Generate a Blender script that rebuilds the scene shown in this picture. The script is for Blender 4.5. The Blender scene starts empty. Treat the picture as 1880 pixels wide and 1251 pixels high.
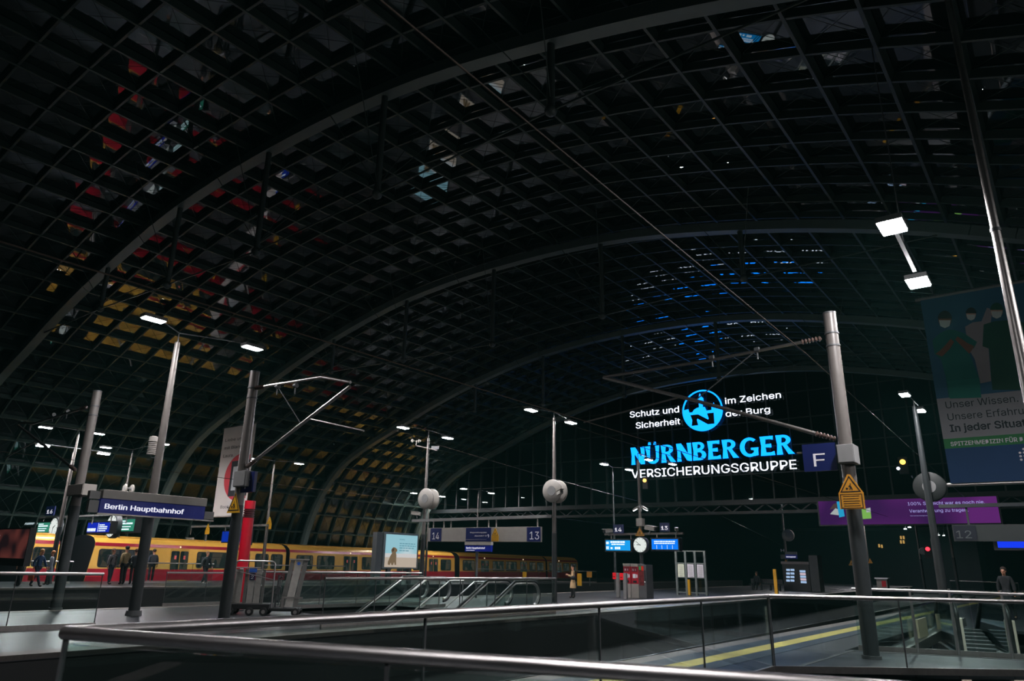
import bpy, bmesh, math, random
from mathutils import Vector, Matrix
random.seed(7)
PI = math.pi
sc = bpy.context.scene
COL = sc.collection

# ------------------------------------------------------------------ camera
# world: +Y runs along the hall and the tracks, +X to the right of it, platform floor z = 0
FPX, TH, ROLL, PX, PY, EYE, YAW = 1310.0, math.atan(409/1310.0), .026, 900.0, 625.0, 1.5, math.radians(39)
def _rot(v):                                   # camera azimuth -> hall frame
    c, s = math.cos(YAW), math.sin(YAW)
    return Vector((v[0]*c - v[1]*s, v[0]*s + v[1]*c, v[2]))
_f = Vector((0, math.cos(TH), math.sin(TH))); _u = Vector((0, -math.sin(TH), math.cos(TH))); _r = Vector((1, 0, 0))
IX = _rot(_r*math.cos(ROLL) + _u*math.sin(ROLL)); IU = _rot(_u*math.cos(ROLL) - _r*math.sin(ROLL)); FW = _rot(_f)
cam_d = bpy.data.cameras.new('camera'); cam = bpy.data.objects.new('camera', cam_d); COL.objects.link(cam)
cam_d.sensor_width = 36; cam_d.lens = 36*FPX/1880; cam_d.shift_x = (940-PX)/1880
cam_d.clip_start = .05; cam_d.clip_end = 600
cam_d.dof.use_dof = True; cam_d.dof.focus_distance = 26; cam_d.dof.aperture_fstop = 2.4
M4 = Matrix((( IX.x, IU.x, -FW.x, 0), (IX.y, IU.y, -FW.y, 0), (IX.z, IU.z, -FW.z, EYE), (0, 0, 0, 1)))
cam.matrix_world = M4
sc.camera = cam
CAMP = Vector((0, 0, EYE))
def ray(x, y): return IX*((x-PX)/FPX) - IU*((y-PY)/FPX) + FW
def g(x, y, z=0):                              # where a sight line meets a level
    d = ray(x, y); return CAMP + d*((z-EYE)/d.z)
def ony(x, y, Y):
    d = ray(x, y); return CAMP + d*(Y/d.y)
def onx(x, y, X):
    d = ray(x, y); return CAMP + d*(X/d.x)

# ------------------------------------------------------------------ world, exposure
w = bpy.data.worlds.new('night_sky'); sc.world = w; w.use_nodes = True
nt = w.node_tree; bg = nt.nodes['Background']
bg.inputs[0].default_value = (.0011, .0030, .0029, 1); bg.inputs[1].default_value = 1.0
hzv = nt.nodes.new('ShaderNodeVolumeScatter')                 # thin haze in the night air
hzv.inputs['Color'].default_value = (.30, .95, .86, 1); hzv.inputs['Density'].default_value = .00022; hzv.inputs['Anisotropy'].default_value = .1
nt.links.new(hzv.outputs[0], nt.nodes['World Output'].inputs['Volume'])
vs = sc.view_settings
sc.display_settings.display_device = 'sRGB'
vs.view_transform = 'Standard'; vs.look = 'None'; vs.exposure = 0.0; vs.gamma = 1.0; vs.use_curve_mapping = False
sc.cycles.use_denoising = True
sc.cycles.max_bounces = 6; sc.cycles.diffuse_bounces = 3; sc.cycles.use_adaptive_sampling = True; sc.cycles.adaptive_threshold = .02; sc.cycles.transparent_max_bounces = 24; sc.cycles.glossy_bounces = 4
sc.cycles.sample_clamp_indirect = 4.0; sc.cycles.caustics_reflective = False; sc.cycles.caustics_refractive = False
LAMP_W = 600.0                                 # radiance of a platform lamp lens

# ------------------------------------------------------------------ materials
def lin(h):
    h = h.lstrip('#'); v = [int(h[i:i+2], 16)/255 for i in (0, 2, 4)]
    return tuple(((c+.055)/1.055)**2.4 if c > .04045 else c/12.92 for c in v)
_mats = {}
def mat(name, col='#808080', rough=.5, metal=0.0, noise=.12, scale=6.0, spec=.5, emit=0.0, ecol=None, bump=0.0):
    if name in _mats: return _mats[name]
    m = bpy.data.materials.new(name); m.use_nodes = True; n = m.node_tree.nodes; l = m.node_tree.links
    b = n['Principled BSDF']; c = lin(col) if isinstance(col, str) else col
    b.inputs['Roughness'].default_value = rough; b.inputs['Metallic'].default_value = metal
    b.inputs['Specular IOR Level'].default_value = spec
    tc = n.new('ShaderNodeTexCoord'); nz = n.new('ShaderNodeTexNoise'); nz.inputs['Scale'].default_value = scale
    nz.inputs['Detail'].default_value = 4
    l.new(tc.outputs['Object'], nz.inputs['Vector'])
    rp = n.new('ShaderNodeValToRGB'); rp.color_ramp.elements[0].position = .3; rp.color_ramp.elements[1].position = .7
    rp.color_ramp.elements[0].color = tuple(v*(1-noise) for v in c) + (1,)
    rp.color_ramp.elements[1].color = tuple(min(1, v*(1+noise)) for v in c) + (1,)
    l.new(nz.outputs['Fac'], rp.inputs['Fac']); l.new(rp.outputs['Color'], b.inputs['Base Color'])
    if bump:
        bp = n.new('ShaderNodeBump'); bp.inputs['Strength'].default_value = bump; bp.inputs['Distance'].default_value = .02
        l.new(nz.outputs['Fac'], bp.inputs['Height']); l.new(bp.outputs['Normal'], b.inputs['Normal'])
    if emit:
        e = ecol or c; e = lin(e) if isinstance(e, str) else e
        b.inputs['Emission Color'].default_value = tuple(e) + (1,); b.inputs['Emission Strength'].default_value = emit
    _mats[name] = m; return m
def glow(name, col, strength):                 # something that gives off light
    if name in _mats: return _mats[name]
    m = bpy.data.materials.new(name); m.use_nodes = True; n = m.node_tree.nodes; n.clear()
    e = n.new('ShaderNodeEmission'); o = n.new('ShaderNodeOutputMaterial')
    c = lin(col) if isinstance(col, str) else col
    e.inputs[0].default_value = tuple(c) + (1,); e.inputs[1].default_value = strength
    m.node_tree.links.new(e.outputs[0], o.inputs[0]); _mats[name] = m; return m
def poster_glow(name, ca, cb, strength, scale=.35):   # emissive print blending two colours
    if name in _mats: return _mats[name]
    m = glow(name, ca, strength); n = m.node_tree.nodes; l = m.node_tree.links
    e = [k for k in n if k.type == 'EMISSION'][0]; tc = n.new('ShaderNodeTexCoord'); nz = n.new('ShaderNodeTexNoise'); nz.inputs['Scale'].default_value = scale; nz.inputs['Detail'].default_value = 0
    rp = n.new('ShaderNodeValToRGB'); rp.color_ramp.elements[0].position = .38; rp.color_ramp.elements[1].position = .66
    rp.color_ramp.elements[0].color = tuple(ca)+(1,); rp.color_ramp.elements[1].color = tuple(cb)+(1,)
    l.new(tc.outputs['Object'], nz.inputs['Vector']); l.new(nz.outputs['Fac'], rp.inputs['Fac']); l.new(rp.outputs['Color'], e.inputs[0]); return m
def glass(name, tint=(.9, .95, .94), gain=1.0, rough=.02, ior=1.5, wob=0.0):
    if name in _mats: return _mats[name]
    m = bpy.data.materials.new(name); m.use_nodes = True; n = m.node_tree.nodes; n.clear(); l = m.node_tree.links
    t = n.new('ShaderNodeBsdfTransparent'); t.inputs[0].default_value = tint + (1,)
    gl = n.new('ShaderNodeBsdfGlossy'); gl.inputs['Roughness'].default_value = rough; gl.inputs[0].default_value = (.9, .96, 1, 1)
    fr = n.new('ShaderNodeFresnel'); ge = n.new('ShaderNodeNewGeometry'); m1 = n.new('ShaderNodeMath'); m1.operation = 'MULTIPLY_ADD'; m1.inputs[1].default_value = 1/ior-ior; m1.inputs[2].default_value = ior
    l.new(ge.outputs['Backfacing'], m1.inputs[0]); l.new(m1.outputs[0], fr.inputs[0])   # the same pane from either side
    mu = n.new('ShaderNodeMath'); mu.operation = 'MULTIPLY'; mu.use_clamp = True; mu.inputs[1].default_value = gain
    mx = n.new('ShaderNodeMixShader'); o = n.new('ShaderNodeOutputMaterial')
    l.new(fr.outputs[0], mu.inputs[0]); l.new(mu.outputs[0], mx.inputs[0]); l.new(t.outputs[0], mx.inputs[1]); l.new(gl.outputs[0], mx.inputs[2])
    l.new(mx.outputs[0], o.inputs[0])
    if wob:
        tc = n.new('ShaderNodeTexCoord'); nz = n.new('ShaderNodeTexNoise'); nz.inputs['Scale'].default_value = .9
        bp = n.new('ShaderNodeBump'); bp.inputs['Strength'].default_value = wob; bp.inputs['Distance'].default_value = .05
        l.new(tc.outputs['Object'], nz.inputs['Vector']); l.new(nz.outputs['Fac'], bp.inputs['Height'])
        l.new(bp.outputs['Normal'], gl.inputs['Normal']); l.new(bp.outputs['Normal'], fr.inputs['Normal'])
    _mats[name] = m; return m

STEEL = mat('stainless_steel', '#c4c0be', .33, 1.0, .06, 9)
STEEL2 = mat('brushed_steel', '#a8a4a0', .38, 1.0, .08, 14)
POLE = mat('pole_grey_paint', '#625d59', .42, .15, .06, 5)
ANTHRACITE = mat('anthracite_grey', '#2a2f30', .5, .1, .08, 5)
DARKPOLE = mat('dark_grey_paint', '#4a4d4e', .5, .2, .06, 5)
GREY = mat('grey_housing', '#7d7d7c', .5, 0, .05, 6)
LGREY = mat('light_grey_enamel', '#96928b', .45, 0, .05, 6)
BLACK = mat('black_housing', '#14161a', .45, 0, .1, 6)
BLUE = mat('sign_blue', '#0c1a52', .4, 0, .04, 4)
WHITE = mat('white_lettering', '#e6e4ea', .5, 0, .02, 6)
YELLOW = mat('warning_yellow', '#e0a614', .5, 0, .06, 8)
INK = mat('black_print', '#17140f', .6, 0, .05, 8)
RED = mat('signal_red', '#c8102a', .4, 0, .08, 5)
RUBBER = mat('black_rubber', '#101112', .5, 0, .1, 20)
GLASS = glass('clear_glass', (.86, .93, .91), 1.2)
LENS = glow('lamp_lens', (1.0, .97, 1.0), LAMP_W)
LENS_DIM = glow('lamp_lens_far', (1.0, .97, 1.0), 520)
def concrete():
    m = mat('platform_paving', '#34373a', .37, 0, .16, 1.2, .5)
    n = m.node_tree.nodes; l = m.node_tree.links; b = n['Principled BSDF']
    tc = n.new('ShaderNodeTexCoord'); br = n.new('ShaderNodeTexBrick')
    br.offset = 0; br.inputs['Scale'].default_value = 1.0
    br.inputs['Brick Width'].default_value = 1.2; br.inputs['Row Height'].default_value = 1.2; br.inputs['Mortar Size'].default_value = .012
    br.inputs['Color1'].default_value = (1, 1, 1, 1); br.inputs['Color2'].default_value = (.8, .82, .84, 1); br.inputs['Mortar'].default_value = (.25, .25, .27, 1)
    l.new(tc.outputs['Object'], br.inputs['Vector'])
    mx = n.new('ShaderNodeMix'); mx.data_type = 'RGBA'; mx.blend_type = 'MULTIPLY'; mx.inputs[0].default_value = 1
    src = b.inputs['Base Color'].links[0].from_socket
    l.new(src, mx.inputs[6]); l.new(br.outputs['Color'], mx.inputs[7]); l.new(mx.outputs[2], b.inputs['Base Color'])
    return m
PAVING = concrete()

# ------------------------------------------------------------------ mesh helpers
class MB:
    """collects shapes given in world (or local) coordinates and links them as ONE object"""
    def __init__(s, o=(0, 0, 0)): s.v = []; s.f = []; s.o = Vector(o)
    def add(s, vs_, fs):
        k = len(s.v); s.v += [tuple(Vector(p)-s.o) for p in vs_]; s.f += [tuple(i+k for i in f) for f in fs]; return s
    def box(s, a, b):
        (x0, y0, z0), (x1, y1, z1) = a, b
        x0, x1 = min(x0, x1), max(x0, x1); y0, y1 = min(y0, y1), max(y0, y1); z0, z1 = min(z0, z1), max(z0, z1)
        return s.add([(x0,y0,z0),(x1,y0,z0),(x1,y1,z0),(x0,y1,z0),(x0,y0,z1),(x1,y0,z1),(x1,y1,z1),(x0,y1,z1)],
                     [(3,2,1,0),(4,5,6,7),(0,1,5,4),(1,2,6,5),(2,3,7,6),(3,0,4,7)])
    def beam(s, p, q, wd, hg, up=(0, 0, 1)):   # a rectangular bar from p to q
        p, q = Vector(p), Vector(q); d = (q-p).normalized(); up = Vector(up)
        a = d.cross(up)
        if a.length < 1e-4: a = d.cross(Vector((1, 0, 0)))
        a.normalize(); b = a.cross(d); vs_ = []
        for P in (p, q):
            for i, j in ((-1,-1),(1,-1),(1,1),(-1,1)): vs_.append(P + a*(i*wd/2) + b*(j*hg/2))
        return s.add(vs_, [(3,2,1,0),(4,5,6,7),(0,1,5,4),(1,2,6,5),(2,3,7,6),(3,0,4,7)])
    def tube(s, pts, r, n=12, caps=True):
        pts = [Vector(p) for p in pts]; rs = r if isinstance(r, (list, tuple)) else [r]*len(pts)
        base = []; prev = None
        for i, p in enumerate(pts):
            d = (pts[min(i+1, len(pts)-1)] - pts[max(i-1, 0)]).normalized()
            if prev is None:
                a = d.cross(Vector((0, 0, 1)))
                if a.length < 1e-3: a = d.cross(Vector((0, 1, 0)))
            else: a = prev - d*prev.dot(d)
            a.normalize(); prev = a; b = d.cross(a)
            base.append([p + a*(rs[i]*math.cos(2*PI*k/n)) + b*(rs[i]*math.sin(2*PI*k/n)) for k in range(n)])
        vs_ = [q for rg in base for q in rg]; fs = []
        for i in range(len(pts)-1):
            for k in range(n):
                fs.append((i*n+k, i*n+(k+1) % n, (i+1)*n+(k+1) % n, (i+1)*n+k))
        if caps: fs.append(tuple(range(n-1, -1, -1))); fs.append(tuple(range((len(pts)-1)*n, len(pts)*n)))
        return s.add(vs_, fs)
    def prism(s, poly, org, ax, ay, depth):    # 2D outline in the plane (ax, ay) through org, pushed along ax x ay
        org, ax, ay = Vector(org), Vector(ax), Vector(ay); nn = ax.cross(ay).normalized()
        n = len(poly); A = [org + ax*p[0] + ay*p[1] for p in poly]; B = [p + nn*depth for p in A]
        return s.add(A+B, [tuple(range(n-1, -1, -1)), tuple(range(n, 2*n))] + [(i, (i+1) % n, n+(i+1) % n, n+i) for i in range(n)])
    def ball(s, c, r, n=10, m=6, sq=(1, 1, 1)):
        c = Vector(c); vs_ = [c + Vector((0, 0, -r*sq[2]))]; fs = []
        for j in range(1, m):
            t = -PI/2 + PI*j/m
            for k in range(n): vs_.append(c + Vector((r*sq[0]*math.cos(t)*math.cos(2*PI*k/n), r*sq[1]*math.cos(t)*math.sin(2*PI*k/n), r*sq[2]*math.sin(t))))
        vs_.append(c + Vector((0, 0, r*sq[2]))); L = len(vs_)-1
        for k in range(n):
            fs.append((0, 1+(k+1) % n, 1+k)); fs.append((L, L-n+k, L-n+(k+1) % n))
            for j in range(m-2): a = 1+j*n; fs.append((a+k, a+(k+1) % n, a+n+(k+1) % n, a+n+k))
        return s.add(vs_, fs)
    def lathe(s, prof, c, axis='z', n=24):     # prof: (radius, along)
        c = Vector(c); ex = {'z': (Vector((1,0,0)), Vector((0,1,0)), Vector((0,0,1))), 'y': (Vector((1,0,0)), Vector((0,0,-1)), Vector((0,1,0))), 'x': (Vector((0,1,0)), Vector((0,0,1)), Vector((1,0,0)))}[axis]
        vs_ = []; fs = []
        for r, h in prof:
            for k in range(n): vs_.append(c + ex[0]*(r*math.cos(2*PI*k/n)) + ex[1]*(r*math.sin(2*PI*k/n)) + ex[2]*h)
        for i in range(len(prof)-1):
            for k in range(n): fs.append((i*n+k, i*n+(k+1) % n, (i+1)*n+(k+1) % n, (i+1)*n+k))
        fs.append(tuple(range(n-1, -1, -1))); fs.append(tuple(range((len(prof)-1)*n, len(prof)*n)))
        return s.add(vs_, fs)
    def build(s, name, m, parent=None, smooth=False, bevel=0.0, label=None):
        me = bpy.data.meshes.new(name); me.from_pydata(s.v, [], s.f)
        if bevel or True:
            bm = bmesh.new(); bm.from_mesh(me)
            if bevel: bmesh.ops.bevel(bm, geom=list(bm.edges), offset=bevel, segments=2, affect='EDGES', profile=.6)
            bmesh.ops.recalc_face_normals(bm, faces=bm.faces); bm.to_mesh(me); bm.free()
        me.materials.append(m)
        if smooth:
            me.polygons.foreach_set('use_smooth', [True]*len(me.polygons)); me.set_sharp_from_angle(angle=math.radians(40))
        o = bpy.data.objects.new(name, me); COL.objects.link(o)
        if parent: o.parent = parent
        else: o.location = s.o
        if label: o['label'] = label
        return o
def tag(o, label, cat=None, group=None, kind=None):
    o['label'] = label
    if cat: o['category'] = cat
    if group: o['group'] = group
    if kind: o['kind'] = kind
    return o
def thing(name, loc, label, cat, group=None, rz=0):
    o = bpy.data.objects.new(name, None); COL.objects.link(o); o.empty_display_size = .1
    o.location = loc; o.rotation_euler = (0, 0, rz); return tag(o, label, cat, group)
def struct(o, label=None):
    o['kind'] = 'structure'
    if label: o['label'] = label
    return o
def copy_tree(o, parent=None):
    c = o.copy(); COL.objects.link(c)
    if parent: c.parent = parent
    for ch in list(o.children): copy_tree(ch, c)
    return c
FONT = None
try:
    import os
    FONT = bpy.data.fonts.load(os.path.join(bpy.utils.system_resource('DATAFILES'), 'fonts', 'Inter.woff2'))
except Exception: FONT = None
def text_into(mb, body, org, ax, ay, height, width=None, align='l', depth=.004, bold=0.0, ratio=.727, shear=0.0):
    """letters as solid shapes: org = start of the baseline, ax / ay unit vectors along the line and up, height = cap height"""
    cu = bpy.data.curves.new('t', 'FONT'); cu.body = body; cu.size = 1; cu.fill_mode = 'FRONT'; cu.offset = bold; cu.shear = shear
    cu.resolution_u = 3
    if FONT: cu.font = FONT
    o = bpy.data.objects.new('t', cu); COL.objects.link(o)
    dg = bpy.context.evaluated_depsgraph_get(); dg.update(); me = bpy.data.meshes.new_from_object(o.evaluated_get(dg))
    bpy.data.objects.remove(o); bpy.data.curves.remove(cu)
    if not me.vertices: return
    xs = [v.co.x for v in me.vertices]; x0, x1 = min(xs), max(xs)
    sy = height/ratio; sx = sy if width is None else width/max(1e-6, x1-x0)
    if width is None: width = (x1-x0)*sx
    off = {'l': 0, 'c': -width/2, 'r': -width}[align]
    org, ax, ay = Vector(org), Vector(ax), Vector(ay); nn = ax.cross(ay).normalized()*depth
    P = [org + ax*((v.co.x-x0)*sx+off) + ay*(v.co.y*sy) for v in me.vertices]
    n = len(P); fs = [tuple(p.vertices) for p in me.polygons]
    cnt = {}
    for f in fs:
        for a, b in zip(f, f[1:]+f[:1]): cnt[(a, b)] = 1
    side = [(a, b, b+n, a+n) for (a, b) in cnt if (b, a) not in cnt]
    mb.add(P + [p+nn for p in P], [tuple(i+n for i in f) for f in fs] + side)
    bpy.data.meshes.remove(me)
XP, XM, YP, YM, ZP = Vector((1,0,0)), Vector((-1,0,0)), Vector((0,1,0)), Vector((0,-1,0)), Vector((0,0,1))
# a panel that faces the way we came (-Y) reads along +X; one that faces +X reads along +Y
def circ(r, n=40, a0=0, a1=2*PI, c=(0, 0)):
    return [(c[0]+r*math.cos(a0+(a1-a0)*k/n), c[1]+r*math.sin(a0+(a1-a0)*k/n)) for k in range(n if abs(a1-a0) > 6.28 else n+1)]

# ================================================================== STRUCTURE
# ------------------------------------------------------------------ floors
def piecewise(tab, y):
    for (y0, x0), (y1, x1) in zip(tab, tab[1:]):
        if y <= y1: return x0 + (x1-x0)*(y-y0)/(y1-y0)
    return tab[-1][1]
L13 = [(-8, -21.4), (12, -22.1), (17, -22.25), (26, -23.0), (40, -24.0), (60, -25.5), (110, -29)]
R13 = [(-8, -12.5), (5, -12.8), (20, -13.0), (60, -15), (110, -18)]
L15 = [(-8, -43.0), (18, -43.0), (23, -43.55), (55, -47.4), (110, -53.6)]
R15 = [(-8, -35.2), (33, -35.5), (60, -36), (110, -40)]
def slab(mb, pts, z0=-.08, z1=0.0):
    mb.prism([(p[0], p[1]) for p in pts], (0, 0, z0), XP, YP, z1-z0)
def strip(mb, A, B, z0, z1, ys):
    for a, b in zip(ys, ys[1:]):
        slab(mb, [(A(a), a), (B(a), a), (B(b), b), (A(b), b)], z0, z1)
YS = [-8, 5, 12, 17, 20, 26, 40, 60, 110]
fl = MB()
l13 = lambda y: piecewise(L13, y); r13 = lambda y: piecewise(R13, y)
strip(fl, l13, r13, -.08, 0, [-8, 5, 12, 14])
strip(fl, l13, r13, -.08, 0, [18.6, 20, 26, 40, 60, 110])
strip(fl, l13, lambda y: -19.3, -.08, 0, [14, 17, 18.6]); strip(fl, lambda y: -13.7, r13, -.08, 0, [14, 18.6])
struct(fl.build('floor', PAVING), 'paved platform between tracks 13 and 14 with ticket machines and clock')
fl = MB()
strip(fl, lambda y: piecewise(L15, y), lambda y: piecewise(R15, y), -.08, 0, [-8, 18, 23, 33, 55, 60, 110])
struct(fl.build('floor', PAVING), 'far platform beside the yellow train')
fl = MB()
slab(fl, [(-6.3, -6), (-4.1, -6), (-4.1, 110), (-6.3, 110)])
slab(fl, [(-4.1, 12.1), (2, 18.4), (2, 19.0), (-4.1, 16.75)])
slab(fl, [(-4.1, 27), (9, 27), (9, 110), (-4.1, 110)]); slab(fl, [(2, 18.4), (9, 25.7), (9, 27), (2, 27)])
slab(fl, [(-4.1, -6), (6, -6), (6, 5.2), (-4.1, 1.55)])
struct(fl.build('floor', PAVING), 'near paved platform with the yellow guide stripe')
# tracks' beds, lower hall
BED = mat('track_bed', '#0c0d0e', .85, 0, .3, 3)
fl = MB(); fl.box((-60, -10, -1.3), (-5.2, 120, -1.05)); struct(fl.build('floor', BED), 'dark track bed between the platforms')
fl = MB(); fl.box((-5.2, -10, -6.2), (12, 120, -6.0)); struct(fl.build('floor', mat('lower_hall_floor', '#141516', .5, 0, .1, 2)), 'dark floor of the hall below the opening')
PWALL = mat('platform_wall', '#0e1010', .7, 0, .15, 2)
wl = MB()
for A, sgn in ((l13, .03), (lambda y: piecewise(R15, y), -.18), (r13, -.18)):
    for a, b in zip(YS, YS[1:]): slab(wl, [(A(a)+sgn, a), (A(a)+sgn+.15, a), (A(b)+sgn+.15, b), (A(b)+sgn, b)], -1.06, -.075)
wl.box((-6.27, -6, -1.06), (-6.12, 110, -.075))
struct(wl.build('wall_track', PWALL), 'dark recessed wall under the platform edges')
# well of the stairs on platform 13/14
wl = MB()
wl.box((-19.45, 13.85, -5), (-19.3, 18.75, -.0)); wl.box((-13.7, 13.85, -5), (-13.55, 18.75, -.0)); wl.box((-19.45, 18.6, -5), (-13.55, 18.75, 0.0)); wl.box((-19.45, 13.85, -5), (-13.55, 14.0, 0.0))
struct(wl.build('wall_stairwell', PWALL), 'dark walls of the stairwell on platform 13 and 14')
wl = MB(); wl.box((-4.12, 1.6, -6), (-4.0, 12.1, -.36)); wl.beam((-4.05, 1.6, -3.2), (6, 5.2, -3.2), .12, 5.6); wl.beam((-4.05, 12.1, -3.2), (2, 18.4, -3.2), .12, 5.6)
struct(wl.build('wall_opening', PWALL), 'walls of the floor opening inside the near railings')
# edge bands of the platforms
EDGE = mat('edge_stone', '#6d6660', .5, 0, .12, 2)
tr = MB()
for A, sg in ((l13, 1), (r13, -1)):
    for a, b in zip(YS, YS[1:]): slab(tr, [(A(a), a), (A(a)+sg*.45, a), (A(b)+sg*.45, b), (A(b), b)], -.07, .006)
struct(tr.build('trim_1', EDGE), 'pale stone edge of platform 13 and 14')
tr = MB()
A = lambda y: piecewise(R15, y)
for a, b in zip(YS, YS[1:]): slab(tr, [(A(a), a), (A(a)-.5, a), (A(b)-.5, b), (A(b), b)], -.07, .006)
struct(tr.build('trim_2', EDGE), 'pale stone edge of the far platform')
tr = MB(); tr.box((-6.3, -6, -.07), (-5.95, 110, .006)); struct(tr.build('trim_3', mat('edge_stone_warm', '#857a76', .5, 0, .12, 2)), 'stone edge of the near platform')
tr = MB(); tr.box((-5.55, 6, 0), (-5.2, 110, .008)); struct(tr.build('trim_4', mat('guide_stripe_yellow', '#d6c46c', .5, 0, .12, 3)), 'yellow guide stripe on the near platform')
tr = MB(); tr.box((-5.95, 6, 0), (-5.55, 110, .007)); tr.box((-5.2, 6, 0), (-4.85, 110, .007)); struct(tr.build('trim_5', mat('guide_band_dark', '#34404c', .5, 0, .12, 3)), 'dark bands beside the yellow guide stripe')
tr = MB(); tr.box((-4.02, 12.2, 0), (-3.94, 16.7, .006)); tr.beam((-4.1, 16.7, .003), (2, 18.95, .003), .1, .012); struct(tr.build('trim_6', DARKPOLE), 'dark drain along the opening')

# ------------------------------------------------------------------ vaulted roof
HALF = [(0, 15.5), (4, 15.38), (8, 14.92), (13, 13.8), (17, 12.6), (20, 11.45), (22.7, 10.5), (25.5, 9.3), (27.2, 8.1), (28.5, 6.7), (29.4, 5.2), (30.1, 3.6), (30.5, 2.0), (30.8, 0), (30.9, -1.1)]
XC = -20.0
def profile(n, lift):
    fine = []
    for i in range(len(HALF)-1):                      # Catmull-Rom through the measured points
        p0 = Vector(HALF[i-1]) if i else Vector((-HALF[1][0], HALF[1][1])); p1, p2 = Vector(HALF[i]), Vector(HALF[i+1]); p3 = Vector(HALF[min(i+2, len(HALF)-1)])
        for k in range(20):
            t = k/20; fine.append(.5*((2*p1)+(p2-p0)*t+(2*p0-5*p1+4*p2-p3)*t*t+(3*p1-p0-3*p2+p3)*t**3))
    fine.append(Vector(HALF[-1]))
    L = [0]
    for a, b in zip(fine, fine[1:]): L.append(L[-1]+(b-a).length)
    out = []; j = 0
    for k in range(n+1):
        s_ = L[-1]*k/n
        while j < len(L)-2 and L[j+1] < s_: j += 1
        t = (s_-L[j])/(L[j+1]-L[j]); p = fine[j].lerp(fine[j+1], t); d = (fine[j+1]-fine[j]).normalized()
        out.append((p, Vector((-d.y, d.x))))
    res = []
    for p, nn in reversed(out): res.append((Vector((XC-p.x, 0, p.y)) + Vector((-nn.x, 0, nn.y))*lift, Vector((-nn.x, 0, nn.y))))
    for p, nn in out[1:]: res.append((Vector((XC+p.x, 0, p.y)) + Vector((nn.x, 0, nn.y))*lift, Vector((nn.x, 0, nn.y))))
    return res
NP = 25
prof = profile(NP, .42)
Y0R, DY, NY = -13.65, 13/9, 46
ys = [Y0R + DY*j for j in range(NY+1)]
ROOFM = mat('roof_steel', '#2c3b36', .5, .1, .1, 3)
mb = MB()
for j, y in enumerate(ys):
    for (p, n1), (q, n2) in zip(prof, prof[1:]):
        mb.beam(p+Vector((0, y, 0)), q+Vector((0, y, 0)), .075, .22, n1+n2)
for p, n1 in prof:
    mb.beam(p+Vector((0, ys[0], 0)), p+Vector((0, ys[-1], 0)), .085, .26, n1)
struct(mb.build('ceiling', ROOFM), 'vaulted steel lattice of the hall roof')
PANE = glass('roof_glass', (.55, .62, .6), 2.1, .015, 1.6)
mb = MB(); wr = MB(); rr = random.Random(3)
for j in range(NY):
    for (p, n1), (q, n2) in zip(prof, prof[1:]):
        nn = (n1+n2).normalized(); a, b = rr.gauss(0, .0042), rr.gauss(0, .0042)
        c4 = [p+Vector((0, ys[j], 0)), q+Vector((0, ys[j], 0)), q+Vector((0, ys[j+1], 0)), p+Vector((0, ys[j+1], 0))]
        hs = [.15+a+b, .15+a-b, .15-a-b, .15-a+b]
        mb.add([c+nn*h for c, h in zip(c4, hs)], [(0, 1, 2, 3)])
        wr.beam(c4[0]+nn*.10, c4[2]+nn*.10, .011, .011, nn); wr.beam(c4[1]+nn*.10, c4[3]+nn*.10, .011, .011, nn)
struct(mb.build('window_1', PANE), 'glass panes of the vaulted roof')
struct(wr.build('trim_7', ROOFM), 'crossed bracing cables of the roof lattice')
# main arches with their underslung trusses
ARCHM = mat('arch_steel', '#5c6b67', .5, .1, .08, 2)
ap = profile(32, -.02)
for i, y in enumerate((-.65, 12.35, 25.35, 38.35, 51.35)):
    mb = MB()
    for (p, n1), (q, n2) in zip(ap, ap[1:]):
        e = (q-p).normalized()*.01
        mb.beam(p-e+Vector((0, y, 0)), q+e+Vector((0, y, 0)), .42, .34, n1+n2)
    o = struct(mb.build('roof_arch', ARCHM), ['nearest', 'second', 'third', 'fourth', 'farthest'][i] + ' great steel arch of the vaulted roof')
    def top(x):
        for (p, _), (q, _) in zip(ap, ap[1:]):
            if p.x <= x <= q.x: return p.z + (q.z-p.z)*(x-p.x)/(q.x-p.x)
    if i == 4: continue
    S = [(-38.4, .1), (-32.3, 2.0), (-26.4, 3.4), (-20.4, 3.9), (-14.4, 3.4), (-8.3, 2.0), (-2, .1)]
    pts = [Vector((x, y, top(x)-.1-h)) for x, h in S]
    st = MB()
    for (x, h), p in list(zip(S, pts))[1:-1]:
        st.tube([(x, y, top(x)-.1), p], .10, 10); st.ball(p, .16)
    struct(st.build('strut', mat('strut_steel', '#3d4644', .5, .1, .08, 3), o, True))
    cb = MB()
    for a, b in zip(pts, pts[1:]): cb.tube([a, b], .03, 6)
    for (x, h), p in list(zip(S, pts))[1:-1]:
        for dx in (-1.3, 1.3):
            for dy in (-2.6, 2.6): cb.tube([p+Vector((0, 0, .25)), (x+dx, y+dy, top(x)+.3)], .014, 5, False)
    struct(cb.build('cable', ROOFM, o))
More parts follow.
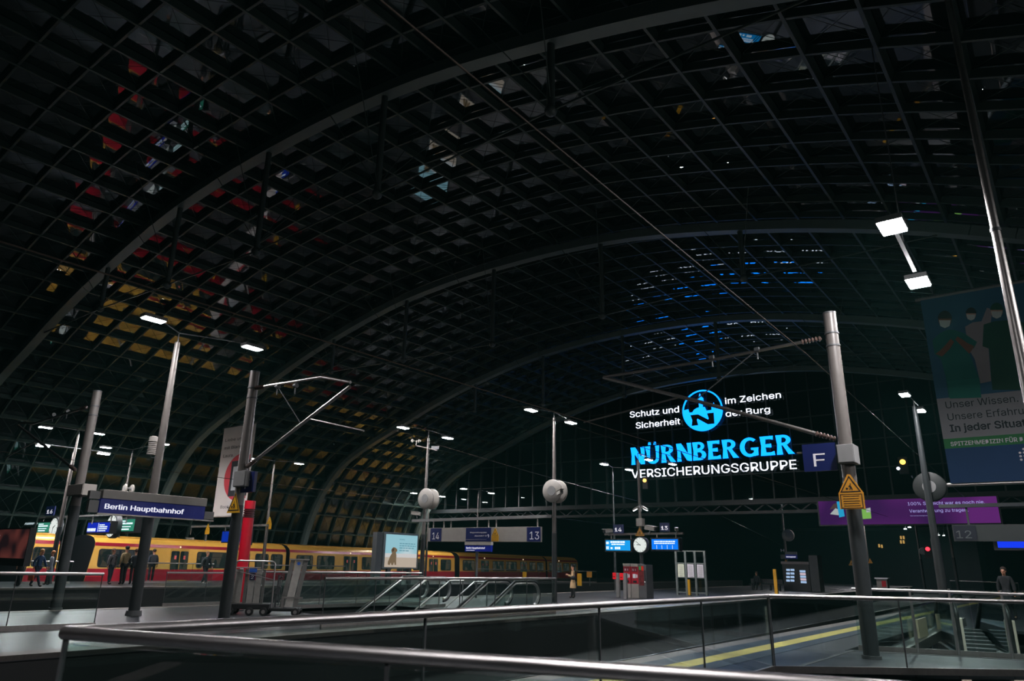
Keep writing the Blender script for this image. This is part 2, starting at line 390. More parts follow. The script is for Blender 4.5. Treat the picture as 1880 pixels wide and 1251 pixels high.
# ------------------------------------------------------------------ glass end wall above the tracks
YE = 53.0
gp = profile(60, .3)
mb = MB(); poly = [(p.x, p.z) for p, _ in gp if p.z > 6.3]
xl, xr = poly[0][0], poly[-1][0]
mb.add([(x, YE, z) for x, z in [(xl, 6.3)]+poly+[(xr, 6.3)]], [tuple(range(len(poly)+2))])
ew = struct(mb.build('wall_end', glass('end_wall_glass', (.30, .36, .36), .3, .03, 1.5)), 'dark glass end wall of the hall above the tracks')
def zroof(x):
    for (p, _), (q, _) in zip(gp, gp[1:]):
        if p.x <= x <= q.x: return p.z + (q.z-p.z)*(x-p.x)/(q.x-p.x)
    return 0
mu = MB(); x = -48.0
while x < 8.5:
    z = zroof(x)
    if z > 6.5: mu.box((x-.05, YE-.16, 6.3), (x+.05, YE+.1, z))
    x += 1.5
for z in (8.2, 10.1, 12.0, 13.9):
    xs = [p.x for p, _ in gp if p.z > z]; mu.box((xs[0], YE-.1, z-.035), (xs[-1], YE+.06, z+.035))
struct(mu.build('window_frame', mat('mullion_steel', '#1b201f', .5, .1, .1, 3), ew))
mb = MB(); mb.box((-50.6, YE-.5, 6.0), (10.6, YE+.4, 6.35)); mb.box((-50.6, YE-.35, 5.35), (10.6, YE+.2, 5.55))
x = -50
while x < 10: mb.beam((x, YE-.1, 5.5), (x+.8, YE-.1, 6.05), .08, .08); mb.beam((x+.8, YE-.1, 6.05), (x+1.6, YE-.1, 5.5), .08, .08); x += 1.6
struct(mb.build('trim_8', mat('ledge_steel', '#181c1d', .5, .1, .08, 2)), 'steel girder along the foot of the glass end wall')
# ================================================================== OBJECTS
# ------------------------------------------------------------------ big illuminated sign on the end wall
SIGNW = glow('sign_light_white', (.80, .86, 1.0), 1.9)
SIGNB = glow('sign_light_blue', (.003, .20, .92), 3.2)
YS_ = YE-.30
def line_on_y(mb, body, Y, left, right, cap, bold=0.0, depth=.05, align='l'):
    P, Q, T = ony(left[0], left[1], Y), ony(right[0], right[1], Y), ony(left[0], cap, Y)
    z = (P.z+Q.z)/2
    text_into(mb, body, (P.x, Y, z), XP, ZP, T.z-P.z, Q.x-P.x, 'l', depth, bold)
o0 = ony(1310, 880, YS_)
sg = thing('illuminated_sign', (o0.x, YS_, 8.0), 'huge blue and white illuminated insurance sign with castle emblem on the end wall', 'sign')
mb = MB(sg.location); line_on_y(mb, 'Schutz und', YS_, (1157, 767.5), (1247, 756), 752, .0); mb.build('lettering', SIGNW, sg)
mb = MB(sg.location); line_on_y(mb, 'Sicherheit', YS_, (1168, 788), (1249, 777.5), 772.5, .0); mb.build('lettering', SIGNW, sg)
mb = MB(sg.location); line_on_y(mb, 'im Zeichen', YS_, (1332, 743.5), (1434, 728.5), 727.5, .0); mb.build('lettering', SIGNW, sg)
mb = MB(sg.location); line_on_y(mb, 'der Burg', YS_, (1333, 767), (1414, 755), 751.5, .0); mb.build('lettering', SIGNW, sg)
mb = MB(sg.location); line_on_y(mb, 'VERSICHERUNGSGRUPPE', YS_, (1160, 880), (1463, 858.5), 859, .0); mb.build('lettering', SIGNW, sg)
# the flared capitals of the name, drawn as outlines: cap height 1
def stem(x0, x1, fl=.035): return [(x0-fl, 0), (x1+fl, 0), (x1-.01, .5), (x1+fl, 1), (x0-fl, 1), (x0+.01, .5)]
def G_N(): return [[(0, 0), (.20, 0), (.17, .5), (.19, .62), (.50, 0), (.70, 0), (.70, 1), (.50, 1), (.54, .5), (.52, .42), (.22, 1), (-.02, 1), (.03, .5)]], .72
def G_U():
    a = [(-.03, 1), (.24, 1), (.21, .6), (.215, .3)] + [(.37-.155*math.cos(t)*1.0, .3-.17*math.sin(t)) for t in [PI*k/8 for k in range(1, 8)]] + [(.525, .3), (.53, .6), (.50, 1), (.70, 1), (.67, .6), (.665, .28)]
    a += [(.365+.30*math.cos(t), .28-.30*math.sin(t)) for t in [PI*k/12 for k in range(1, 12)]] + [(.05, .3), (.05, .6)]
    return [a, [(.14, 1.07), (.28, 1.07), (.26, 1.22), (.16, 1.22)], [(.42, 1.07), (.56, 1.07), (.54, 1.22), (.44, 1.22)]], .74
def bowl(cx, cy, rx, ry, n=10): return [(cx+rx*math.sin(t), cy+ry*math.cos(t)) for t in [PI*k/n for k in range(n+1)]]
def G_R():
    return [stem(.03, .21), [(.18, 1)] + bowl(.30, .735, .30, .265) + [(.18, .47), (.18, .60)] + bowl(.29, .735, .13, .135)[::-1] + [(.18, .87)], [(.24, .50), (.42, .50), (.50, .34), (.72, 0), (.47, 0), (.34, .30)]], .74
def G_B():
    return [stem(.03, .21), [(.18, 1)] + bowl(.30, .765, .25, .235) + [(.18, .53), (.18, .65)] + bowl(.28, .765, .11, .115)[::-1] + [(.18, .88)],
            [(.18, .56)] + bowl(.31, .28, .31, .28) + [(.18, 0), (.18, .13)] + bowl(.29, .285, .14, .155)[::-1] + [(.18, .44)]], .66
def G_E():
    return [stem(.03, .21), [(.18, 1), (.56, 1), (.54, .80), (.40, .84), (.18, .84)], [(.18, .58), (.46, .60), (.46, .40), (.18, .43)], [(.18, .16), (.42, .15), (.57, .21), (.59, 0), (.18, 0)]], .62
def G_G():
    o_ = [(.42+.42*math.cos(t), .5+.51*math.sin(t)) for t in [math.radians(48+k*(312-48)/26) for k in range(27)]]
    i_ = [(.44+.24*math.cos(t), .5+.36*math.sin(t)) for t in [math.radians(310-k*(310-50)/26) for k in range(27)]]
    return [o_+i_, [(.48, .46), (.80, .46), (.78, .30), (.78, .06), (.60, .02), (.60, .33), (.48, .35)]], .84
NAME = [G_N, G_U, G_R, G_N, G_B, G_E, G_R, G_G, G_E, G_R]
mb = MB(sg.location); P, Q = ony(1160, 857, YS_), ony(1460, 829, YS_); T = ony(1440, 795, YS_); B_ = ony(1440, 831, YS_)
tot = sum(G()[1] for G in NAME) + .05*9; sx = (Q.x-P.x)/tot; hz = T.z-B_.z; zb = (P.z+Q.z)/2; cx = P.x
for G in NAME:
    ps, wd = G()
    for i, q in enumerate(ps):
        q = [(a*sx, b*hz) for a, b in q]
        mb.prism(q, (cx, YS_-.002*i, zb), XP, ZP, .05)
    cx += (wd+.05)*sx
mb.build('lettering', SIGNB, sg)
# round emblem: ring, castle skyline filling the lower half, dark letter
C = ony(1289.6, 753.4, YS_); R_ = (ony(1289.6, 715.5, YS_).z - ony(1289.6, 791.5, YS_).z)/2
mb = MB(sg.location); oo = circ(R_, 64); ii = circ(R_*.93, 64)
A_ = [C+XP*p[0]+ZP*p[1] for p in oo]; B_ = [C+XP*p[0]+ZP*p[1] for p in ii]; n = 64
vv = A_+B_+[p-YP*.05 for p in A_]+[p-YP*.05 for p in B_]; ff = []
for k in range(n):
    j = (k+1) % n; ff += [(k, j, n+j, n+k), (2*n+k, 3*n+k, 3*n+j, 2*n+j), (k, 2*n+k, 2*n+j, j), (n+k, n+j, 3*n+j, 3*n+k)]
mb.add(vv, ff); mb.build('emblem_ring', SIGNB, sg)
sky = [(-.93, .10), (-.70, .13), (-.66, -.04), (-.50, -.05), (-.42, .06), (-.27, .14), (-.15, .16), (-.15, .36), (-.24, .40), (-.22, .60), (-.13, .66), (-.10, .78), (-.07, .84), (-.04, .78), (.0, .66), (.08, .60), (.10, .40), (.03, .36), (.04, .16), (.14, .14), (.20, -.04), (.46, -.03), (.46, .14), (.53, .16), (.58, .32), (.63, .16), (.72, .14), (.74, .0), (.93, .0)]
mb = MB(sg.location); arc = [(.95*math.cos(t), .95*math.sin(t)) for t in [math.radians(-1-k*178/30) for k in range(31)]]
mb.prism([(a*R_, b*R_) for a, b in sky+arc], C, XP, ZP, .05); mb.build('emblem_castle', SIGNB, sg)
mb = MB(sg.location); ps, wd = G_N()
mb.prism([((a/.70-.5)*1.12*R_, (b*.52-.70)*R_) for a, b in ps[0]], C-YP*.06, XP, ZP, .03); mb.build('emblem_letter', BLACK, sg)

# ------------------------------------------------------------------ lamp posts
def lamp_post(base, ztop, heads, r, label, zhead=7.45, dim=False, sz=(.30, .62), paint=None):
    x, y, z0 = base
    t = thing('lamp_post', base, label, 'lamp', 'lamp posts on the platforms')
    mb = MB(base); mb.tube([(x, y, z0), (x, y, z0+.5*(ztop-z0)), (x, y, ztop)], [r, r*.8, r*.55], 16); mb.build('pole', paint or POLE, t, True)
    mb = MB(base); mb.tube([(x, y, z0), (x, y, z0+.12)], [r*1.5, r*1.35], 16); mb.build('base', DARKPOLE, t, True)
    mb = MB(base); mb.tube([(x, y, z0), (x, y, 2.7)], [r*1.04, r*1.0], 16); mb.build('dark_lower_section', ANTHRACITE, t, True)  # darker lower part of the pole
    for (hx, hy) in heads:
        mb = MB(base); mb.tube([(x, y, ztop), (x, y, zhead+.135), (hx, hy, zhead+.135)], .018, 8); mb.build('arm', DARKPOLE, t, True)
        a, b = sz
        mb = MB(base); mb.box((hx-a/2, hy-b/2, zhead+.02), (hx+a/2, hy+b/2, zhead+.12)); h = mb.build('lamp_head', GREY, t, bevel=.015)
        mb = MB(base); mb.add([(hx-a*.43, hy-b*.43, zhead), (hx+a*.43, hy-b*.43, zhead), (hx+a*.43, hy+b*.43, zhead), (hx-a*.43, hy+b*.43, zhead), (hx-a*.43, hy-b*.43, zhead+.03), (hx+a*.43, hy-b*.43, zhead+.03), (hx+a*.43, hy+b*.43, zhead+.03), (hx-a*.43, hy+b*.43, zhead+.03)],
                              [(0,1,2,3), (4,5,6,7), (0,1,5,4), (1,2,6,5), (2,3,7,6), (3,0,4,7)])
        mb.build('lamp_lens', LENS_DIM if dim else LENS, h)
    return t
def lh(x, y, z=7.45): p = g(x, y, z); return (p.x, p.y)
P2 = Vector((-19.25, 9.58, 0))
lamp_post(P2, 7.3, [lh(282, 588), lh(463, 640)], .135, 'tall lamp post in front of the blue station name sign')
PA = Vector((-22.0, 10.0, 0))
PC = Vector((-16.31, 24.5, 0))
lamp_post(PC, 7.35, [lh(975, 754), lh(1048, 777)], .10, 'lamp post with round speakers carrying the right end of the track 13 sign')
PB = Vector((-23.85, 24.9, -1.0))
lamp_post(PB, 7.2, [lh(740, 786), lh(822, 805)], .10, 'lamp post with wind gauge carrying the left end of the track 14 sign')
lamp_post(Vector((-40.7, 28.0, 0)), 7.35, [lh(549, 852), lh(458, 842)], .10, 'lamp post behind the luggage lift with a yellow warning plate', dim=True)
PD = ony(124, 900, 15.4); PD.z = 0
lamp_post(PD, 7.35, [lh(180, 797), (PD.x, PD.y-1.6)], .09, 'lamp post behind the leftmost mast on the far platform', dim=True)
PE = ony(233, 890, 20.4); PE.z = 0
lamp_post(PE, 7.35, [lh(300, 816), (PE.x+.2, PE.y-1.7)], .09, 'lamp post with white round speakers above the station name sign', dim=True)
h1, h2 = lh(190, 834, 6.6), lh(78, 820, 6.6)
lamp_post(Vector(((h1[0]+h2[0])/2, (h1[1]+h2[1])/2, 0)), 6.5, [h1, h2], .07, 'shorter lamp post farthest left on the far platform', zhead=6.6, dim=True)
PF = ony(877, 950, 49.0); PF.z = 0
lamp_post(PF, 7.3, [lh(851, 898), lh(902, 906)], .09, 'lamp post behind the sign for tracks 14 and 13', dim=True)
PG = ony(785, 980, 49.5); PG.z = 0
lamp_post(PG, 7.3, [lh(760, 906), lh(812, 912)], .09, 'lamp post beside the lit advertising box near the train', dim=True)
PH = ony(1177, 1000, 36.3); PH.z = 0
lamp_post(PH, 7.2, [lh(1191, 845), lh(1235, 853)], .10, 'lamp post carrying the platform clock and displays')
PI_ = ony(1129, 1030, 41.0); PI_.z = 0
lamp_post(PI_, 7.3, [lh(1109, 853), lh(1155, 863)], .07, 'thin lamp post left of the red ticket machines', paint=ANTHRACITE)
PJ = ony(1446, 1050, 66.5); PJ.z = 0
lamp_post(PJ, 7.4, [lh(1418, 923), lh(1481, 920)], .11, 'lamp post with small station sign beside the bench', dim=True)
PK = ony(1571, 1060, 80.0); PK.z = 0
lamp_post(PK, 7.4, [lh(1555, 950), (PK.x+1, PK.y+3)], .11, 'lamp post left behind the near catenary mast', dim=True)
PL = ony(1594, 1030, 84.0); PL.z = 0
lamp_post(PL, 7.4, [lh(1605, 948), lh(1620, 950)], .11, 'lamp post right behind the near catenary mast', dim=True)
PM = Vector((-3.95, 29.6, 0))
lamp_post(PM, 7.35, [lh(1661, 726), lh(1690, 755)], .14, 'shaded lamp post in front of the purple billboard', paint=ANTHRACITE)  # shade put into the pole colour, this spot is unlit
PN = ony(1692, 1040, 70.0); PN.z = 0
lamp_post(PN, 7.3, [lh(1662, 972, 7.4), lh(1670, 969, 7.4)], .10, 'distant lamp post with grey disc right of the near mast', dim=True)
PO = ony(1748, 1010, 62.0); PO.z = 0
lamp_post(PO, 7.3, [lh(1723, 983, 7.4), lh(1733, 984, 7.4)], .10, 'distant lamp post left of the track 12 sign', dim=True)
# twin lamp hung from the roof near the medical banner, the brightest in view
PQ = Vector((-1.77, 15.13, 7.6)); t = thing('hanging_lamp', PQ, 'twin hanging lamp, the two brightest lights, left of the medical banner', 'lamp')
heads = [lh(1638, 418), lh(1686, 520)]
mb = MB(PQ); mb.beam((heads[0][0], heads[0][1]-.3, 7.6), (heads[1][0], heads[1][1]+.3, 7.6), .07, .05); mb.build('arm', DARKPOLE, t)
for hx, hy in heads:
    mb = MB(PQ); mb.box((hx-.21, hy-.31, 7.47), (hx+.21, hy+.31, 7.58)); h = mb.build('lamp_head', GREY, t, bevel=.015)
    mb = MB(PQ); mb.box((hx-.19, hy-.285, 7.445), (hx+.19, hy+.285, 7.469)); mb.build('lamp_lens', LENS, h)
mb = MB(PQ); mb.tube([(-1.77, 15.13, 7.62), (-1.77, 15.13, 12.6)], .012, 6); mb.build('suspension_rod', DARKPOLE, t)
# tall polished column at the right edge
q = g(1856, 560, 5.5); t = thing('steel_column', (q.x, q.y, -6), 'tall polished steel column crossing the medical banner at the right edge', 'column'); o = t.location
mb = MB(o); mb.tube([(q.x, q.y, -6), (q.x, q.y, 4.2), (q.x, q.y, 7.0), (q.x, q.y, 12.3)], [.09, .085, .062, .05], 24); mb.build('shaft', STEEL2, t, True)
mb = MB(o); mb.tube([(q.x, q.y, 6.75), (q.x, q.y, 6.8)], .075, 16); mb.build('clamp', DARKPOLE, t, True)
# unseen lamps of the near platform, added to light the railings and floor
for x, y, lab in ((-1.8, -.6, 'unseen lamp post of the near platform close behind the nearest railing'), (5.5, 13, 'unseen lamp post right of the escalator opening'), (8.5, 32, 'unseen lamp post of the near platform far right')):
    lamp_post(Vector((x, y, 0)), 7.35, [(x, y-1.6), (x, y+1.6)], .10, lab)

# ------------------------------------------------------------------ catenary masts, cantilevers, wires
def mast(base, ztop, r, label):
    x, y, z0 = base
    t = thing('catenary_mast', base, label, 'mast', 'catenary masts')
    mb = MB(base); mb.tube([(x, y, z0), (x, y, ztop)], [r, r*.92], 24); mb.build('pole', POLE, t, True)
    mb = MB(base); mb.tube([(x, y, z0), (x, y, z0+.06)], r*1.25, 24); mb.build('base_collar', DARKPOLE, t, True)
    mb = MB(base); mb.tube([(x, y, z0), (x, y, 2.75)], r*1.02, 24); mb.build('dark_lower_section', ANTHRACITE, t, True)  # darker lower part of the mast
    mb = MB(base); mb.tube([(x, y, ztop), (x, y, ztop+.03)], r*.96, 24); mb.build('cap', DARKPOLE, t, True)
    for z in (ztop-.45, ztop-.72):
        mb = MB(base); mb.tube([(x, y, z), (x, y, z+.03)], r*1.04, 24); mb.build('clamp_band', DARKPOLE, t, True)
    return t
MR = Vector((-3.36, 15.5, 0)); mast(MR, 6.7, .135, 'thick grey mast right of centre with orange warning sign')
ML = Vector((-16.65, 10.53, 0)); mast(ML, 6.25, .135, 'grey mast beside the red column with yellow triangle')
MA = Vector((-22.03, 8.8, 0)); mast(MA, 6.05, .135, 'leftmost grey mast with pale box at half height')
def insulator(mb, p, q, r=.06, n=6):
    p, q = Vector(p), Vector(q); pts = []; rs = []
    for k in range(n*2+1): pts.append(p.lerp(q, k/(n*2))); rs.append(r if k % 2 else r*.45)
    mb.tube(pts, rs, 10)
def cantilever(mpos, lo, up, label):
    """lo / up: lists of points from the mast outwards"""
    t = thing('cantilever', lo[0], label, 'cantilever', 'catenary cantilevers')
    o = t.location
    d = (lo[1]-lo[0]).normalized(); u = (up[1]-up[0]).normalized()
    mb = MB(o); mb.tube([lo[0]+d*.35]+lo[1:], .042, 12); mb.build('lower_tube', STEEL2, t, True)
    mb = MB(o); mb.tube([up[0]+u*.35]+up[1:], .036, 12); mb.build('upper_tube', STEEL2, t, True)
    mb = MB(o); insulator(mb, lo[0]-d*.05, lo[0]+d*.36); mb.build('insulator', mat('insulator_brown', '#4a3a34', .3, 0, .1, 8), t, True)
    mb = MB(o); insulator(mb, up[0]-u*.05, up[0]+u*.36); mb.build('insulator', mat('insulator_brown'), t, True)
    for k in (.25, .45):
        c = up[0].lerp(up[-1], k); mb = MB(o); mb.tube([c-u*.05, c+u*.05], .06, 10); mb.tube([c, c-ZP*.22], .016, 6); mb.build('clamp', DARKPOLE, t, True)
    a, b = up[0].lerp(up[-1], .25), lo[0].lerp(lo[-1], .55)
    mb = MB(o); mb.tube([a, b], .014, 6); mb.build('stay_rod', DARKPOLE, t, True)
    mb = MB(o); q = lo[-1]; s_ = -1 if (lo[-1]-lo[0]).x < 0 else 1
    mb.tube([lo[0].lerp(q, .62)+ZP*.0, q+Vector((s_*.6, 0, -1.1))], .022, 8); mb.build('registration_arm', STEEL2, t, True)
    return t
def seq(Y, *px): return [ony(a, b, Y) for a, b in px]
cantilever(MR, seq(15.5, (1530, 805), (1275, 735), (1108, 693)), seq(15.5, (1503, 622), (1300, 662), (1108, 692)), 'long cantilever reaching left from the near mast across the blue sign')
lo = seq(10.53, (455, 856), (545, 785), (602, 741)); lo.append(lo[-1]+(lo[-1]-lo[0])*.25)
up = seq(10.53, (471, 712), (590, 692)); up.append(Vector((lo[-1].x, 10.53, lo[-1].z+.1)))
cantilever(ML, lo, up, 'cantilever reaching right from the mast beside the red column')
lo = seq(8.9, (137, 862), (45, 790)); lo.append(lo[-1]+(lo[-1]-lo[0])*.15); up = seq(8.9, (158, 748), (60, 778)); up.append(Vector((lo[-1].x, 8.9, lo[-1].z+.1)))
cantilever(MA, lo, up, 'cantilever reaching left from the leftmost mast')
WIRE = mat('copper_wire', '#4a4039', .45, .8, .1, 9)
def wire(pts, label, r=.011):
    mb = MB(pts[0]); mb.tube(pts, r, 6); tag(mb.build('overhead_wire', WIRE, None, True), label, 'wire', 'overhead wires')
def sag(a, b, s=.12, n=10): return [a.lerp(b, k/n) - ZP*(s*4*(k/n)*(1-k/n)) for k in range(n+1)]
a, b, c = g(1060, 300, 5.95), g(1480, 649, 5.95), g(1740, 885, 5.95)
wire([a+(a-b)*.6, a, b, c, c+(c-b)*.5], 'carrying wire running past the top of the near mast')
a, b = g(760, 803, 5.9), g(1150, 912, 5.9)
wire(sag(a+(a-b)*.02, b+(b-a)*.4), 'carrying wire crossing in front of the round speakers')
a, b = g(1000, 765, 5.9), g(1330, 860, 5.9)
wire(sag(a+(a-b)*.05, b+(b-a)*.6), 'carrying wire crossing under the blue sign')
wire([Vector((-9.2, -2, 4.9)), Vector((-9.2, 15.5, 4.95)), Vector((-9.4, 60, 4.95))], 'contact wire above the near track')
wire([Vector((-27.2, 3, 4.6)), Vector((-27.2, 8.9, 4.6)), Vector((-28.5, 60, 4.6))], 'contact wire above the track between the two far platforms')
wire([g(1320, 945, 5.0), g(1440, 1003, 5.0)], 'contact wire running to the distant lamp post with small sign')
TR = mat('rail_steel', '#6b6866', .35, .8, .15, 6)
for off, lab in ((lambda y: -9.4 - max(0, y-20)*.03, 'railway track in the dark bed beside the near platform'), (lambda y: l13(y)-2.0, 'railway track below the edge of platform 14'), (lambda y: piecewise(R15, y)+2.2, 'railway track beside the far platform')):
    t = thing('railway_track', (off(-8), -8, -1.05), lab, 'track', 'railway tracks')
    for sx in (-.72, .72):
        mb = MB(t.location)
        for p, q in zip(YS, YS[1:]): mb.beam((off(p)+sx, p, -.96), (off(q)+sx, q, -.96), .07, .17)
        mb.build('rail', TR, t)

# ------------------------------------------------------------------ signs
def panel(name, Y, x0, x1, z0, z1, dep, m, parent=None, o=(0, 0, 0), bevel=.0, face=YM):
    mb = MB(o); mb.box((x0, Y-dep/2, z0), (x1, Y+dep/2, z1)); return mb.build(name, m, parent, bevel=bevel)
# station name sign, faces us across the platform
t = thing('station_sign', (-19.0, 9.55, 2.42), 'long blue station name sign on the tall lamp post at left', 'sign', 'station name signs'); o = t.location
yb0, yb1 = onx(183, 930, -18.6).y, onx(375, 945, -18.6).y
mb = MB(o); mb.box((-18.78, yb0, 2.785), (-18.54, yb1, 3.0)); mb.build('light_box', LGREY, t, bevel=.01)
mb = MB(o); mb.box((-18.74, yb0, 2.44), (-18.60, yb1, 2.785)); mb.build('board', mat('station_blue', '#0c1f86', .35, 0, .03, 4, emit=.10), t)
mb = MB(o); mb.box((-18.76, yb0-.27, 2.76), (-18.62, yb0-.02, 2.95)); mb.box((-18.75, yb0-.25, 2.44), (-18.62, yb0-.02, 2.73)); mb.build('side_cover', GREY, t)
mb = MB(o); mb.box((-18.75, yb1+.02, 2.46), (-18.62, yb1+.3, 2.66)); mb.build('side_cover', GREY, t)
mb = MB(o); p, q = onx(191, 938, -18.6), onx(336, 947, -18.6)
[text_into(mb, 'Berlin Hauptbahnhof', (-18.597, p.y+dd, 2.545), YP, ZP, .172, q.y-p.y, 'l', .006, 0) for dd in (-.006, 0, .006)]; mb.build('lettering', glow('lit_lettering', (.9, .9, 1), .95), t)
mb = MB(o); mb.box((-18.74, yb0-.03, 2.405), (-18.60, yb1+.3, 2.44)); mb.box((-18.9, 9.6, 2.5), (-18.74, 9.9, 2.9)); mb.build('bottom_rail', STEEL2, t)
# section letters
def letter_sign(Y, x0, x1, z0, z1, ch, label, dim='#0f2460'):
    t = thing('section_sign', ((x0+x1)/2, Y, z0), label, 'sign', 'blue section letter signs'); o = t.location
    panel('board', Y, x0, x1, z0, z1, .08, BLUE, t, o)
    mb = MB(o); text_into(mb, ch, ((x0+x1)/2, Y-.041, z0+(z1-z0)*.17), XP, ZP, (z1-z0)*.66, (x1-x0)*.36, 'c', .004, .0); mb.build('letter', WHITE, t)
    mb = MB(o); mb.tube([(x0, Y, (z0+z1)/2+.12), (x0-.12 if x0 > -10 else x0-.14, Y, (z0+z1)/2+.12)], .02, 8); mb.build('bracket', STEEL2, t)
letter_sign(10.47, -16.48, -15.93, 3.05, 3.56, 'F', 'blue sign with letter F on the mast beside the red column')
letter_sign(15.42, -4.16, -3.54, 3.43, 3.98, 'F', 'blue sign with letter F on the thick near mast')
# boxes clamped to masts
def clamp_box(Y, x0, x1, z0, z1, dep, label, m=GREY):
    t = thing('junction_box', ((x0+x1)/2, Y, z0), label, 'box', 'boxes on masts')
    panel('housing', Y, x0, x1, z0, z1, dep, m, t, t.location, .012); panel('cover', Y-dep/2-.008, x0+.02, x1-.02, z0+.02, z1-.02, .016, LGREY if m is LGREY else GREY, t, t.location)
p, q = ony(1537, 818, 15.3), ony(1573, 850, 15.3); clamp_box(15.4, p.x, q.x, q.z, p.z, .42, 'grey box round the thick near mast')
p, q = ony(131, 891, 8.75), ony(156, 909, 8.75); clamp_box(8.85, p.x, q.x, q.z, p.z, .36, 'pale box round the leftmost mast', LGREY)
p, q = ony(437, 866, 10.4), ony(455, 893, 10.4); clamp_box(10.47, p.x, q.x, q.z, p.z, .34, 'small grey box on the mast beside the letter F', GREY)
# warning plates: a triangle above a text panel, or a triangle alone
def warning(c, wd, ht, label, plate=True, col=YELLOW, face='y', tri=None, group='yellow warning plates'):
    t = thing('warning_sign', c, label, 'sign', group); o = t.location; c = Vector(c)
    ax = XP if face == 'y' else YP
    th = tri or (wd*.80 if plate else ht); pz = ht-th
    mb = MB(o)
    if plate: mb.prism([(-wd/2, 0), (wd/2, 0), (wd/2, pz), (wd*.46, pz+.06*wd), (.06*wd, ht), (-.06*wd, ht), (-wd*.46, pz+.06*wd), (-wd/2, pz)], c, ax, ZP, .012)
    else: mb.prism([(-wd/2, 0), (wd/2, 0), (0, ht)], c, ax, ZP, .012)
    mb.build('plate', col, t)
    nn = ax.cross(ZP)
    def fr(pts, kk, oz):                      # outline band
        m2 = MB(o); n = len(pts); cx = sum(p[0] for p in pts)/n; cz = sum(p[1] for p in pts)/n
        inn = [(cx+(p[0]-cx)*kk, cz+(p[1]-cz)*kk) for p in pts]
        V = [c+nn*oz+ax*p[0]+ZP*p[1] for p in pts+inn]; m2.add(V+[v+nn*.003 for v in V], [(i, (i+1) % n, n+(i+1) % n, n+i) for i in range(n)]+[(2*n+i, 3*n+i, 3*n+(i+1) % n, 2*n+(i+1) % n) for i in range(n)])
        return m2
    z0 = pz if plate else .05*ht
    tp = [(-wd*.42, z0+.05*th), (wd*.42, z0+.05*th), (0, z0+th*.93)]
    fr(tp, .82, .013).build('triangle_border', INK, t)
    m2 = MB(o); s = wd
    # falling figure and flash
    m2.prism([(-.02*s, z0+.42*th), (.03*s, z0+.42*th), (.07*s, z0+.30*th), (.10*s, z0+.16*th), (.06*s, z0+.16*th), (.03*s, z0+.26*th), (-.01*s, z0+.16*th), (-.04*s, z0+.16*th), (-.01*s, z0+.30*th), (-.07*s, z0+.34*th)], c+nn*.013, ax, ZP, .003)
    m2.prism(circ(.026*s, 12, c=(.03*s, z0+.48*th)), c+nn*.013, ax, ZP, .003)
    m2.prism([(-.17*s, z0+.30*th), (-.07*s, z0+.27*th), (-.13*s, z0+.17*th), (-.18*s, z0+.20*th)], c+nn*.013, ax, ZP, .003)
    m2.build('pictogram', INK, t)
    if plate:
        fr([(-wd*.44, .05*pz), (wd*.44, .05*pz), (wd*.44, pz*.94), (-wd*.44, pz*.94)], .93, .013).build('panel_border', INK, t)
        m2 = MB(o)
        for k in range(5): zz = pz*(.18+.15*k); m2.prism([(-wd*.33, zz), (wd*.33*(1-.12*(k % 2)), zz), (wd*.33*(1-.12*(k % 2)), zz+pz*.035), (-wd*.33, zz+pz*.035)], c+nn*.013, ax, ZP, .002)
        m2.build('print_lines', INK, t)
    return t
p, q, r = ony(1543, 935, 15.2), ony(1589, 932, 15.2), ony(1560, 871, 15.2)
ORANGE = mat('weathered_orange', '#c98a22', .5, 0, .08, 8)
warning(Vector(((p.x+q.x)/2, 15.2, p.z)), q.x-p.x, r.z-p.z, 'orange catenary warning plate on the thick near mast', True, ORANGE)
p, q, r = ony(416, 942, 10.35), ony(440, 940, 10.35), ony(431, 905, 10.35)
warning(Vector(((p.x+q.x)/2, 10.36, p.z)), q.x-p.x, r.z-p.z, 'yellow triangular warning sign on the mast beside the red column', False, YELLOW, tri=r.z-p.z)
for (x, yb, yt, w_, Y, lab) in ((380, 981, 962, 8, 24.4, 'small yellow warning plate on the thin post right of the station sign'), (493, 972, 949, 9, 27.85, 'small yellow warning plate on the post above the red column'), (909, 994, 970, 13, 24.28, 'yellow warning plate on the board between 14 and 13'),
                             (1175, 984, 967, 17, 36.0, 'orange warning triangle above the platform clock'), (1444, 1037, 1026, 10, 66.37, 'orange warning triangle on the distant post beside the bench'), (1564, 1038, 1027, 12, 79.7, 'orange warning triangle left of the near mast'), (1598, 1034, 1024, 8, 83.7, 'dim orange triangle right of the near mast'),
                             (1625, 0, 0, 0, 0, '')):
    if not w_: continue
    p, q, r = ony(x-w_/2, yb, Y), ony(x+w_/2, yb, Y), ony(x, yt, Y)
    warning(Vector(((p.x+q.x)/2, Y, p.z)), q.x-p.x, r.z-p.z, lab, yt < 975 and x < 1000, YELLOW if x < 1000 else ORANGE)
# beam and board of tracks 14 / 13
t = thing('sign_beam', (-20.1, 24.5, 3.27), 'grey beam between two lamp posts above the 14 and 13 board', 'beam'); o = t.location
mb = MB(o); mb.beam((-24.2, 24.5, 3.30), (-16.4, 24.5, 3.36), .12, .12); mb.build('tube', GREY, t)
for px in (796, 815, 828, 897, 911, 987):
    x = ony(px, 965, 24.5).x; mb = MB(o); mb.box((x-.02, 24.48, 2.95), (x+.02, 24.52, 3.3)); mb.build('hanger', LGREY, t)
t = thing('track_sign', (-20.0, 24.5, 2.36), 'long pale board with blue panels 14 and 13', 'sign', 'track number boards'); o = t.location
panel('board', 24.5, -23.1, -16.95, 2.36, 2.96, .16, LGREY, t, o, .01)
def blue_on(a, b, za=2.38, zb=2.94): return panel('blue_panel', 24.415, ony(a, 980, 24.4).x, ony(b, 980, 24.4).x, za, zb, .012, BLUE, t, o)
